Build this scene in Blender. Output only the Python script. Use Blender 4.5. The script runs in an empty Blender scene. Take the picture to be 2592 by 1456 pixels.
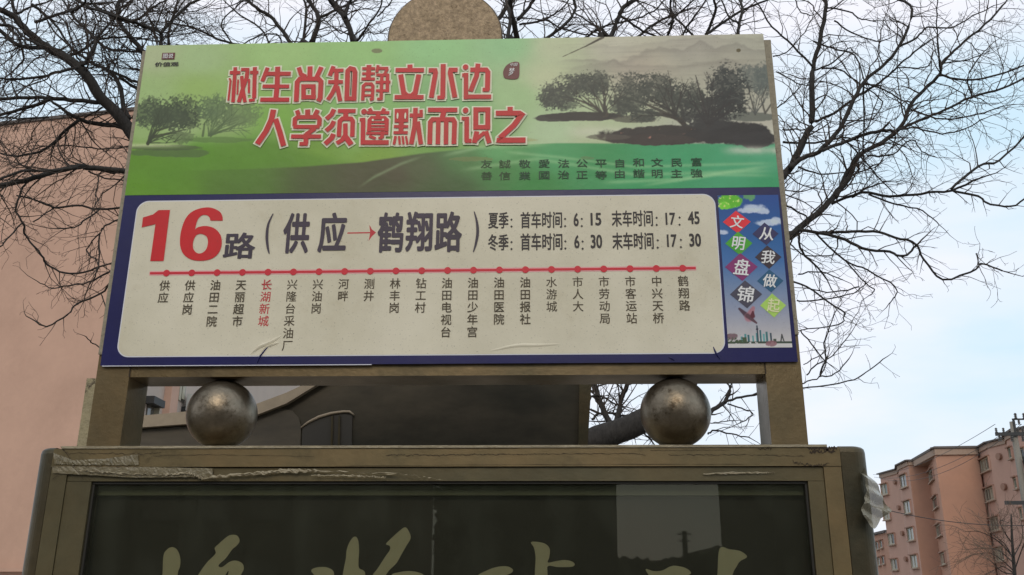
import bpy, bmesh, math, random
import numpy as np
from mathutils import Vector, Matrix

random.seed(7); rng = np.random.default_rng(11)
SC = bpy.context.scene
COL = SC.collection
S = 2592 / 2576.0

# ------------------------------------------------------------------ camera
F_PX = 2370.0
PITCH, YAW, ROLL = 0.3183, -0.0409, 0.0040
CAM = Vector((1.1334, -2.2735, 1.60))
def cam_axes():
    cy, sy, cp, sp = math.cos(YAW), math.sin(YAW), math.cos(PITCH), math.sin(PITCH)
    f = Vector((sy*cp, cy*cp, sp)); r = Vector((cy, -sy, 0)); u = r.cross(f)
    c, s = math.cos(ROLL), math.sin(ROLL)
    return c*r + s*u, -s*r + c*u, f
RT, UP, FW = cam_axes()
cam = bpy.data.cameras.new('camera'); cam.sensor_width = 36; cam.lens = F_PX/2592*36
cam.clip_start = 0.05; cam.clip_end = 2000
camo = bpy.data.objects.new('camera', cam); COL.objects.link(camo)
camo.matrix_world = Matrix(((RT.x, UP.x, -FW.x, CAM.x), (RT.y, UP.y, -FW.y, CAM.y), (RT.z, UP.z, -FW.z, CAM.z), (0, 0, 0, 1)))
SC.camera = camo

# ------------------------------------------------------------------ sky, sun, exposure
SUN_EL, SUN_AZ = 36, 183          # veiled low sun behind the camera: warm front, dark undersides
w = bpy.data.worlds.new('World'); SC.world = w; w.use_nodes = True
nt = w.node_tree; nt.nodes.clear()
def N(t, ty, **k):
    n = t.nodes.new(ty)
    for a, b in k.items(): setattr(n, a, b)
    return n
def LK(t, a, b): t.links.new(a, b)
sky = N(nt, 'ShaderNodeTexSky', sky_type='NISHITA', sun_disc=False)
sky.sun_elevation = math.radians(SUN_EL); sky.sun_rotation = math.radians(SUN_AZ)
sky.air_density = 1.2; sky.dust_density = 3.0; sky.ozone_density = 1.0
tc = N(nt, 'ShaderNodeTexCoord')
mp = N(nt, 'ShaderNodeMapping'); mp.inputs['Scale'].default_value = (1.3, 1.3, 4.2)
LK(nt, tc.outputs['Generated'], mp.inputs['Vector'])
nz = N(nt, 'ShaderNodeTexNoise'); nz.inputs['Scale'].default_value = 1.7; nz.inputs['Detail'].default_value = 5; nz.inputs['Roughness'].default_value = 0.5
LK(nt, mp.outputs[0], nz.inputs['Vector'])
rp = N(nt, 'ShaderNodeValToRGB'); rp.color_ramp.elements[0].position = 0.36; rp.color_ramp.elements[1].position = 0.64
rp.color_ramp.elements[0].color = (5.2, 6.8, 7.9, 1); rp.color_ramp.elements[1].color = (7.6, 7.6, 8.2, 1)
LK(nt, nz.outputs['Fac'], rp.inputs['Fac'])
mx = N(nt, 'ShaderNodeMixRGB'); mx.inputs['Fac'].default_value = 0.94
LK(nt, sky.outputs[0], mx.inputs['Color1']); LK(nt, rp.outputs[0], mx.inputs['Color2'])
bg = N(nt, 'ShaderNodeBackground'); bg.inputs['Strength'].default_value = 0.128
LK(nt, mx.outputs[0], bg.inputs['Color'])
wo = N(nt, 'ShaderNodeOutputWorld'); LK(nt, bg.outputs[0], wo.inputs['Surface'])

sun = bpy.data.lights.new('sun', 'SUN'); sun.energy = 0.9; sun.angle = math.radians(22); sun.color = (1, 0.86, 0.68)
so = bpy.data.objects.new('sun', sun); COL.objects.link(so)
sd = Vector((math.sin(math.radians(SUN_AZ))*math.cos(math.radians(SUN_EL)), math.cos(math.radians(SUN_AZ))*math.cos(math.radians(SUN_EL)), math.sin(math.radians(SUN_EL))))
so.rotation_euler = sd.to_track_quat('Z', 'Y').to_euler(); so.location = sd*50
SC.view_settings.view_transform = 'Standard'; SC.view_settings.look = 'None'
SC.view_settings.exposure = 0.04; SC.view_settings.gamma = 1.0; SC.view_settings.use_curve_mapping = False

# ------------------------------------------------------------------ geometry helpers
def ray(px, py): return (FW + RT*((px-1296)/F_PX) - UP*((py-728)/F_PX))
def at(px, py, Y):              # point of the place seen at (px, py) of the photograph, on the vertical plane y = Y
    d = ray(px, py); return CAM + d*((Y-CAM.y)/d.y)
def atz(px, py, Z):
    d = ray(px, py); return CAM + d*((Z-CAM.z)/d.z)
def crop(x0, y0, s): return lambda x, y: (x0+x/s, y0+y/s)
c1 = crop(0, 0, 2.8622); c2 = crop(850, 0, 2.8622); c3 = crop(1692, 0, 2.8622)
c4 = crop(0, 450, 2.8622); c5 = crop(850, 450, 2.8622); c6 = crop(1692, 450, 2.8622)
b1 = crop(0, 900, 2.6022); b2 = crop(850, 900, 2.6022); b3 = crop(1692, 900, 2.6022)
pn = crop(1750, 450, 2.894); rb = crop(2150, 1000, 3.1742)
t1 = crop(560, 150, 6.03); t2 = crop(900, 150, 5.8545)
g1 = crop(370, 1320, 3.22); g2 = crop(1170, 1320, 3.22)
def dd(x, y): return (x*S, y*S)

def link_mesh(name, verts, faces, mat, parent=None, smooth=False):
    me = bpy.data.meshes.new(name); me.from_pydata([tuple(v) for v in verts], [], faces); me.update()
    if mat: me.materials.append(mat)
    if smooth: me.polygons.foreach_set('use_smooth', [True]*len(me.polygons))
    o = bpy.data.objects.new(name, me); COL.objects.link(o)
    if parent: o.parent = parent
    return o
def tag(o, label=None, cat=None, group=None, kind=None):
    if label: o['label'] = label
    if cat: o['category'] = cat
    if group: o['group'] = group
    if kind: o['kind'] = kind
    return o
def thing(name, label, cat, group=None):
    o = bpy.data.objects.new(name, None); COL.objects.link(o); o.empty_display_size = 0.2
    return tag(o, label, cat, group)
def new_bm(): return bmesh.new()
def fin(bm, name, mat, parent=None, smooth=False, bevel=0, seg=2):
    if bevel:
        bmesh.ops.bevel(bm, geom=[e for e in bm.edges if e.is_manifold and e.calc_face_angle(0) > 0.5], offset=bevel, segments=seg, profile=0.6, affect='EDGES')
    bmesh.ops.recalc_face_normals(bm, faces=bm.faces)
    me = bpy.data.meshes.new(name); bm.to_mesh(me); bm.free()
    if mat: me.materials.append(mat)
    if smooth: me.polygons.foreach_set('use_smooth', [True]*len(me.polygons))
    o = bpy.data.objects.new(name, me); COL.objects.link(o)
    if parent: o.parent = parent
    return o
def add_box(bm, x0, x1, y0, y1, z0, z1):
    v = [bm.verts.new(p) for p in ((x0,y0,z0),(x1,y0,z0),(x1,y1,z0),(x0,y1,z0),(x0,y0,z1),(x1,y0,z1),(x1,y1,z1),(x0,y1,z1))]
    for f in ((0,1,5,4),(1,2,6,5),(2,3,7,6),(3,0,4,7),(4,5,6,7),(3,2,1,0)): bm.faces.new([v[i] for i in f])
def box(name, mat, parent, x0, x1, y0, y1, z0, z1, bevel=0.0, seg=2):
    bm = new_bm(); add_box(bm, min(x0,x1), max(x0,x1), y0, y1, z0, z1); return fin(bm, name, mat, parent, bevel=bevel, seg=seg)
def prism(bm, pts, d):         # pts: planar loop of 3D points, d: extrusion vector
    a = [bm.verts.new(p) for p in pts]; b = [bm.verts.new(Vector(p)+d) for p in pts]; n = len(pts)
    bm.faces.new(a); bm.faces.new(b[::-1])
    for i in range(n): bm.faces.new((a[i], b[i], b[(i+1) % n], a[(i+1) % n]))
class Tubes:
    def __init__(s): s.v = []; s.f = []
    def add(s, pts, rad, n=5):
        k = len(pts); base = len(s.v)
        up = Vector((0.3, 0.2, 1)).normalized()
        for i, p in enumerate(pts):
            t = (pts[min(i+1, k-1)] - pts[max(i-1, 0)])
            if t.length < 1e-9: t = Vector((0, 0, 1))
            t.normalize(); a = t.cross(up)
            if a.length < 0.1: a = t.cross(Vector((1, 0, 0)))
            a.normalize(); b = t.cross(a)
            r = rad[i]
            for j in range(n):
                an = 2*math.pi*j/n; s.v.append(p + a*(r*math.cos(an)) + b*(r*math.sin(an)))
        for i in range(k-1):
            for j in range(n):
                j2 = (j+1) % n
                s.f.append((base+i*n+j, base+i*n+j2, base+(i+1)*n+j2, base+(i+1)*n+j))
        s.f.append(tuple(base+j for j in range(n))[::-1]); s.f.append(tuple(base+(k-1)*n+j for j in range(n)))
    def build(s, name, mat, parent=None, smooth=True): return link_mesh(name, s.v, s.f, mat, parent, smooth)

# ------------------------------------------------------------------ materials
def srgb(r, g, b, k=1.0):
    def f(c):
        c /= 255.0; return c/12.92 if c <= 0.04045 else ((c+0.055)/1.055)**2.4
    return (f(r)*k, f(g)*k, f(b)*k, 1)
def mat(name, col, rough=0.6, metal=0.0, spec=0.5, noise=0.0, nscale=6, bump=0.0, bscale=60, col2=None, stretch=(1,1,1), stain=None, specks=0.0, rvar=0.0, coat=0.0):
    m = bpy.data.materials.new(name); m.use_nodes = True; t = m.node_tree
    p = t.nodes['Principled BSDF']; p.inputs['Roughness'].default_value = rough; p.inputs['Metallic'].default_value = metal
    p.inputs['Specular IOR Level'].default_value = spec; p.inputs['Coat Weight'].default_value = coat
    tcn = N(t, 'ShaderNodeTexCoord'); mpn = N(t, 'ShaderNodeMapping'); mpn.inputs['Scale'].default_value = stretch
    LK(t, tcn.outputs['Object'], mpn.inputs['Vector'])
    cur = None
    if isinstance(col, str):
        at_ = N(t, 'ShaderNodeAttribute', attribute_name=col); cur = at_.outputs['Color']
    else:
        rgb = N(t, 'ShaderNodeRGB'); rgb.outputs[0].default_value = col; cur = rgb.outputs[0]
    def mixin(fac, c2, mode='MIX'):
        nonlocal cur
        x = N(t, 'ShaderNodeMixRGB', blend_type=mode); LK(t, fac, x.inputs['Fac']); LK(t, cur, x.inputs['Color1'])
        if isinstance(c2, tuple): x.inputs['Color2'].default_value = c2
        else: LK(t, c2, x.inputs['Color2'])
        cur = x.outputs[0]
    def ntex(sc, det=6, ro=0.6):
        n = N(t, 'ShaderNodeTexNoise'); n.inputs['Scale'].default_value = sc; n.inputs['Detail'].default_value = det; n.inputs['Roughness'].default_value = ro
        LK(t, mpn.outputs[0], n.inputs['Vector']); return n
    def ramp(src, a, b, lo=0.0, hi=1.0):
        r = N(t, 'ShaderNodeMapRange'); r.inputs['From Min'].default_value = a; r.inputs['From Max'].default_value = b
        r.inputs['To Min'].default_value = lo; r.inputs['To Max'].default_value = hi; LK(t, src, r.inputs['Value']); return r.outputs[0]
    n1 = ntex(nscale)
    if col2: mixin(ramp(n1.outputs['Fac'], 0.35, 0.65), col2)
    if noise:
        n2 = ntex(nscale*3.1, 8, 0.7)
        v = ramp(n2.outputs['Fac'], 0.25, 0.75, 1-noise, 1+noise)
        cm = N(t, 'ShaderNodeCombineXYZ'); [LK(t, v, cm.inputs[i]) for i in range(3)]
        one = N(t, 'ShaderNodeValue'); one.outputs[0].default_value = 1.0
        mixin(one.outputs[0], cm.outputs[0], 'MULTIPLY')
    if stain:
        n3 = ntex(stain[1], 10, 0.72); mixin(ramp(n3.outputs['Fac'], stain[2], stain[2]+stain[3]), stain[0])
    if specks:
        vo = N(t, 'ShaderNodeTexNoise'); vo.inputs['Scale'].default_value = 260; vo.inputs['Detail'].default_value = 1
        LK(t, tcn.outputs['Object'], vo.inputs['Vector'])
        mixin(ramp(vo.outputs['Fac'], 0.66, 0.80, 0, specks*.8), (0.05, 0.04, 0.03, 1))
    LK(t, cur, p.inputs['Base Color'])
    if rvar:
        LK(t, ramp(n1.outputs['Fac'], 0.3, 0.7, max(rough-rvar, 0.02), rough+rvar), p.inputs['Roughness'])
    if bump:
        nb = N(t, 'ShaderNodeTexNoise'); nb.inputs['Scale'].default_value = bscale; nb.inputs['Detail'].default_value = 8; nb.inputs['Roughness'].default_value = 0.65
        LK(t, mpn.outputs[0], nb.inputs['Vector'])
        b = N(t, 'ShaderNodeBump'); b.inputs['Strength'].default_value = bump; b.inputs['Distance'].default_value = 0.01
        LK(t, nb.outputs['Fac'], b.inputs['Height']); LK(t, b.outputs[0], p.inputs['Normal'])
    return m
K = 1.62       # print colours: photograph value -> surface colour under this light
WB = (1.0, 1.0, 1.02)
def ink(r, g, b):
    c = [v*min((v/.42)**.22, 1.08) for v in srgb(r, g, b, 1.0)[:3]]; return (min(c[0]*K*WB[0], .82), min(c[1]*K*WB[1], .82), min(c[2]*K*WB[2], .82), 1)
M = {}
M['metal'] = mat('aged_steel', (0.24, 0.17, 0.085, 1), 0.34, 0.6, col2=(0.12, 0.096, 0.052, 1), noise=0.22, nscale=3.5, bump=0.10, bscale=70,
                 stain=((0.07, 0.05, 0.03, 1), 6, 0.58, 0.25), rvar=0.1)
M['metal_dark'] = mat('weathered_steel', (0.105, 0.077, 0.040, 1), 0.38, 0.5, col2=(0.048, 0.044, 0.025, 1), noise=0.25, nscale=4, bump=0.12, bscale=70,
                 stain=((0.03, 0.024, 0.015, 1), 11, 0.60, 0.15), rvar=0.1)
M['ball'] = mat('worn_steel', (0.25, 0.205, 0.15, 1), 0.35, 0.85, col2=(0.125, 0.102, 0.072, 1), noise=0.3, nscale=8, bump=0.24, bscale=40,
                 stain=((0.07, 0.05, 0.03, 1), 17, 0.54, 0.10), rvar=0.08)
M['gasket'] = mat('green_frame', (0.105, 0.095, 0.055, 1), 0.33, 0.4, col2=(0.155, 0.12, 0.06, 1), noise=0.2, nscale=3, bump=0.08, bscale=60)
M['paint'] = mat('cracked_paint', (0.23, 0.16, 0.075, 1), 0.38, 0.45, col2=(0.15, 0.12, 0.06, 1), noise=0.16, nscale=3.5, bump=0.07, bscale=55,
                 stain=((0.075, 0.055, 0.03, 1), 7, 0.58, 0.2), stretch=(1, 1, 1.2))
M['paint_crackle'] = mat('crackled_cream', (0.36, 0.31, 0.19, 1), 0.7, 0, noise=0.25, nscale=14, stain=((0.07, 0.05, 0.03, 1), 24, 0.57, 0.05), bump=0.4, bscale=60)
M['crack'] = mat('crack_line', (0.045, 0.03, 0.018, 1), 0.9, noise=0.2)
M['tape'] = mat('tape', (0.30, 0.25, 0.16, 1), 0.4, 0, noise=0.3, nscale=22, bump=0.5, bscale=70, stretch=(0.5, 1, 1.5))
M['rubber'] = mat('black_edge', (0.02, 0.018, 0.014, 1), 0.6)
M['paper'] = mat('aged_paper', ink(181, 176, 160), 0.4, 0, 0.45, noise=0.045, nscale=2.2, col2=ink(168, 163, 145), stain=(ink(150, 140, 115), 4.5, .56, .4), specks=0.5, bump=0.05, bscale=40)
M['blue'] = mat('navy_print', ink(28, 28, 80), 0.34, 0, 0.4, noise=0.15, nscale=2.0, col2=ink(38, 37, 76), specks=0.3, bump=0.05, bscale=30)
M['art'] = mat('printed_art', 'Col', 0.42, 0, 0.4, noise=0.05, nscale=12, specks=0.55, bump=0.05, bscale=40)
M['edge'] = mat('poster_edge', ink(175, 175, 180), 0.4)
M['red'] = mat('red_print', ink(168, 46, 52), 0.45, 0, 0.35, noise=0.08, nscale=9, col2=ink(160, 56, 52), specks=0.3)
M['pink'] = mat('pink_outline_print', ink(222, 190, 166), 0.5, noise=0.05, specks=0.3)
M['number_red'] = mat('number_red_print', ink(172, 30, 38), 0.42, 0, 0.4, noise=0.06, nscale=4, col2=ink(160, 38, 42), specks=0.3)
M['line_red'] = mat('line_red_print', ink(168, 28, 48), 0.45, noise=0.05)
M['name_red'] = mat('name_red_print', ink(158, 44, 52), 0.5)
M['halo'] = mat('halo_print', ink(206, 140, 140), 0.5)
M['plum'] = mat('plum_print', ink(62, 50, 66), 0.5, noise=0.06, col2=ink(54, 46, 58))
M['black'] = mat('black_print', ink(44, 38, 38), 0.5, noise=0.08)
M['olive'] = mat('name_print', ink(66, 56, 36), 0.5, noise=0.08)
M['green_ink'] = mat('green_print', ink(22, 66, 42), 0.5, noise=0.15, nscale=20)
M['green_ink_left'] = mat('olive_green_print', ink(48, 72, 40), 0.5, noise=0.15, nscale=20)
M['seal'] = mat('seal_print', ink(92, 34, 36), 0.45, noise=0.2, nscale=30)
M['white_ink'] = mat('white_print', ink(205, 190, 185), 0.5)
for nme, c in dict(d_red=(196,36,52), d_green=(66,142,40), d_purple=(118,40,98), d_grey=(68,66,80), d_navy=(44,42,84), d_brown=(54,40,52), d_teal=(30,84,112), d_lime=(148,176,92)).items():
    M[nme] = mat('diamond_'+nme[2:]+'_print', ink(*c), 0.42, noise=0.1, nscale=20)
M['w_pink'] = mat('pale_pink_print', ink(235, 200, 205), 0.5); M['w_green'] = mat('pale_green_print', ink(185, 220, 185), 0.5); M['w_lime'] = mat('pale_lime_print', ink(196, 216, 150), 0.5)
M['callig'] = mat('cream_calligraphy', (0.66, 0.66, 0.50, 1), 0.6, noise=0.06, nscale=3)
M['panel'] = mat('dark_panel', (0.020, 0.020, 0.017, 1), 0.5, noise=0.25, nscale=2, stretch=(2, 1, 0.8))
M['granite'] = mat('granite', (0.46, 0.34, 0.22, 1), 0.75, 0, 0.3, col2=(0.36, 0.265, 0.165, 1), noise=0.6, nscale=38, bump=0.4, bscale=160, stain=((0.16,0.11,0.06,1), 70, 0.58, 0.1))
M['granite_rim'] = mat('granite_rim', (0.10, 0.08, 0.06, 1), 0.8, noise=0.3, nscale=20)
M['canopy'] = mat('canopy_underside', (0.075, 0.062, 0.043, 1), 0.42, 0.4, col2=(0.03, 0.028, 0.02, 1), noise=0.3, nscale=1.5, stretch=(1.2, 1, 3.0))  # streaky second tone imitates blurred reflections in the metal
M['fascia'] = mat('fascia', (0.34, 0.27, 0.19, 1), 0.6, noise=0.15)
M['bark'] = mat('bark', (0.040, 0.036, 0.033, 1), 0.9, 0, 0.2, noise=0.5, nscale=14, bump=0.9, bscale=26, stretch=(1, 1, 0.35))
M['twig'] = mat('twig', (0.062, 0.048, 0.040, 1), 0.9, 0, 0.2)
M['pink_wall'] = mat('pink_render', (0.60, 0.385, 0.29, 1), 0.9, 0, 0.2, noise=0.05, nscale=0.9, col2=(0.54, 0.345, 0.26, 1), bump=0.15, bscale=9, stain=((0.47, 0.30, 0.225, 1), .7, .5, .3))
M['brick_pink'] = mat('salmon_render', (0.47, 0.26, 0.18, 1), 0.9, 0, 0.2, noise=0.07, nscale=0.25, col2=(0.43, 0.245, 0.175, 1))
M['brick_pink2'] = mat('pink_render_band', (0.47, 0.29, 0.225, 1), 0.9, 0, 0.2, noise=0.07, nscale=0.25)
M['cornice'] = mat('cornice', (0.36, 0.26, 0.20, 1), 0.9, 0, 0.2, noise=0.1, nscale=1)
M['coping'] = mat('dark_coping', (0.12, 0.10, 0.09, 1), 0.9)
M['white_wall'] = mat('pale_render', (0.50, 0.41, 0.345, 1), 0.9, noise=0.06, nscale=0.8)
M['frame'] = mat('window_frame', (0.42, 0.38, 0.28, 1), 0.6)
M['pane'] = mat('window_pane', (0.11, 0.10, 0.085, 1), 0.12, 0, 0.6)
M['reveal'] = mat('window_reveal', (0.30, 0.17, 0.12, 1), 0.9)
M['ac'] = mat('air_conditioner', (0.5, 0.5, 0.47, 1), 0.5)
M['dark'] = mat('dark_metal', (0.03, 0.03, 0.03, 1), 0.6)
M['insul'] = mat('insulator', (0.05, 0.045, 0.04, 1), 0.4)
M['concrete'] = mat('concrete', (0.22, 0.20, 0.17, 1), 0.9, noise=0.15)
M['asphalt'] = mat('asphalt', (0.055, 0.054, 0.052, 1), 0.9, noise=0.2, nscale=2)
M['ground'] = mat('ground', (0.16, 0.13, 0.10, 1), 0.95, noise=0.2, nscale=0.4)
M['paving'] = mat('paving', (0.14, 0.12, 0.095, 1), 0.85, noise=0.2, nscale=4)
M['slab_joint'] = M['paving']
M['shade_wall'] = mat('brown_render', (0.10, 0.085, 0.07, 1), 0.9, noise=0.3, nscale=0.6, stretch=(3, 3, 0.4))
M['hedge'] = mat('dark_hedge', (0.05, 0.05, 0.03, 1), 0.95, noise=0.4, nscale=2)
# glass: thin pane, clear with a mirror reflection by angle
def glass_mat():
    m = bpy.data.materials.new('clear_glass'); m.use_nodes = True; t = m.node_tree; t.nodes.clear()
    o = N(t, 'ShaderNodeOutputMaterial'); mxs = N(t, 'ShaderNodeMixShader'); tr = N(t, 'ShaderNodeBsdfTransparent'); gl = N(t, 'ShaderNodeBsdfGlossy')
    tr.inputs['Color'].default_value = (0.90, 0.90, 0.84, 1); gl.inputs['Roughness'].default_value = 0.010; gl.inputs['Color'].default_value = (0.56, 0.52, 0.42, 1)
    fr = N(t, 'ShaderNodeFresnel'); fr.inputs['IOR'].default_value = 1.52
    LK(t, fr.outputs[0], mxs.inputs[0]); LK(t, tr.outputs[0], mxs.inputs[1]); LK(t, gl.outputs[0], mxs.inputs[2])
    # dust film
    df = N(t, 'ShaderNodeBsdfDiffuse'); df.inputs['Color'].default_value = (0.24, 0.26, 0.20, 1)
    m2 = N(t, 'ShaderNodeMixShader'); n = N(t, 'ShaderNodeTexNoise'); n.inputs['Scale'].default_value = 5; n.inputs['Detail'].default_value = 8
    tcn = N(t, 'ShaderNodeTexCoord'); mpn = N(t, 'ShaderNodeMapping'); mpn.inputs['Scale'].default_value = (3, 1, 1.4)
    LK(t, tcn.outputs['Object'], mpn.inputs[0]); LK(t, mpn.outputs[0], n.inputs[0])
    r = N(t, 'ShaderNodeMapRange'); r.inputs[1].default_value = 0.45; r.inputs[2].default_value = 0.8; r.inputs[3].default_value = 0.03; r.inputs[4].default_value = 0.075
    LK(t, n.outputs['Fac'], r.inputs[0]); LK(t, r.outputs[0], m2.inputs[0]); LK(t, mxs.outputs[0], m2.inputs[1]); LK(t, df.outputs[0], m2.inputs[2])
    LK(t, m2.outputs[0], o.inputs[0]); return m
M['glass'] = glass_mat()
def film_mat():
    m = bpy.data.materials.new('plastic_film'); m.use_nodes = True; t = m.node_tree; p = t.nodes['Principled BSDF']
    p.inputs['Base Color'].default_value = (0.27, 0.25, 0.19, 1); p.inputs['Roughness'].default_value = 0.3
    p.inputs['Alpha'].default_value = 0.9; return m
M['film'] = film_mat()

# ------------------------------------------------------------------ ground
def sheet(name, x0, x1, y0, y1, z, m, **kw):
    o = link_mesh(name, [(x0,y0,z),(x1,y0,z),(x1,y1,z),(x0,y1,z)], [(0,1,2,3)], m); tag(o, kind='structure', **kw); return o
sheet('ground', -900, 900, -900, 900, 0.0, M['ground'])
sheet('road', -300, 300, -14, -5.0, 0.004, M['asphalt'])
pv = box('pavement', M['paving'], None, -60, 60, -5.0, 6.0, -0.05, 0.13); tag(pv, kind='structure')
kb = box('kerb', M['concrete'], None, -60, 60, -5.16, -5.003, -0.05, 0.136, 0.01); tag(kb, kind='structure')

# ================================================================== THE SIGN
sign = thing('bus_stop_sign', 'route 16 bus stop board on tarnished steel frame with two balls above a glazed cabinet', 'bus stop sign')
ZT = at(374.3, 122.8, 0).z; ZB = at(256.6, 927.7, 0).z
XLo = at(219, 1123, 0).x; XLi = at(304, 1123, 0).x
XRi = at(1953, 1123, 0).x; XRo = at(2046, 1123, 0).x
XPl = 0.5*(at(374.3, 122.8, 0).x + at(256.6, 927.7, 0).x); XPr = 0.5*(at(1932.5, 93, 0).x + at(2019.5, 913.6, 0).x)
ZC = at(1200, 950, 0).z          # underside of the crossbar
YC = -0.05                       # front plane of the cabinet
ZK = at(1200, 1130, YC).z        # cabinet top edge
DEP = 0.115
def slab(name, m, x0, x1, y0, y1, z0, z1, bev=0.003, parent=sign): return box(name, m, parent, x0, x1, y0, y1, z0, z1, bev)
slab('post', M['metal'], XLo, XLi, 0, DEP, ZK+0.004, ZT-0.012)
slab('post', M['metal'], XRi, XRo, 0, DEP, ZK+0.004, ZT-0.015)
slab('crossbar', M['metal'], XLi+0.001, XRi-0.001, 0.002, DEP-0.002, ZC, ZB+0.03)
slab('top_bar', M['metal_dark'], XLi+0.001, XRi-0.001, 0.004, DEP-0.004, ZT-0.08, ZT-0.016)
M['trim'] = mat('speckled_trim', (0.27, 0.235, 0.165, 1), 0.6, 0, noise=0.3, nscale=40, stain=((0.12, 0.08, 0.04, 1), 60, 0.6, 0.1), bump=.2, bscale=120)
slab('edge_trim', M['trim'], XRo-.03, XRo+.0005, -.0058, -.0007, ZB+.07, ZT-.014, .001)
slab('edge_trim', M['trim'], XLo-.0005, XLo+.03, -.0058, -.0007, ZB+.03, ZT-.012, .001)
slab('backing_board', M['metal_dark'], XLi-0.01, XRi+0.01, -0.0056, -0.0006, ZB+0.02, ZT-0.01)
for xx in (XLi, XRi): box('weld_seam', M['crack'], sign, xx-.0015, xx+.0015, -.0004, .0012, ZC, ZB-.001)
# steel balls on the cabinet, under the crossbar
ZS = ZK + 0.010
for (px, py) in (dd(559, 1040), dd(1699, 1040)):
    c = at(px, py, 0.055); r = (ZC - ZS)/2 + 0.0006
    bm = new_bm(); bmesh.ops.create_uvsphere(bm, u_segments=72, v_segments=40, radius=r)
    bmesh.ops.translate(bm, verts=bm.verts, vec=(c.x, 0.055, ZS + r))
    fin(bm, 'ball', M['ball'], sign, smooth=True)

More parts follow.
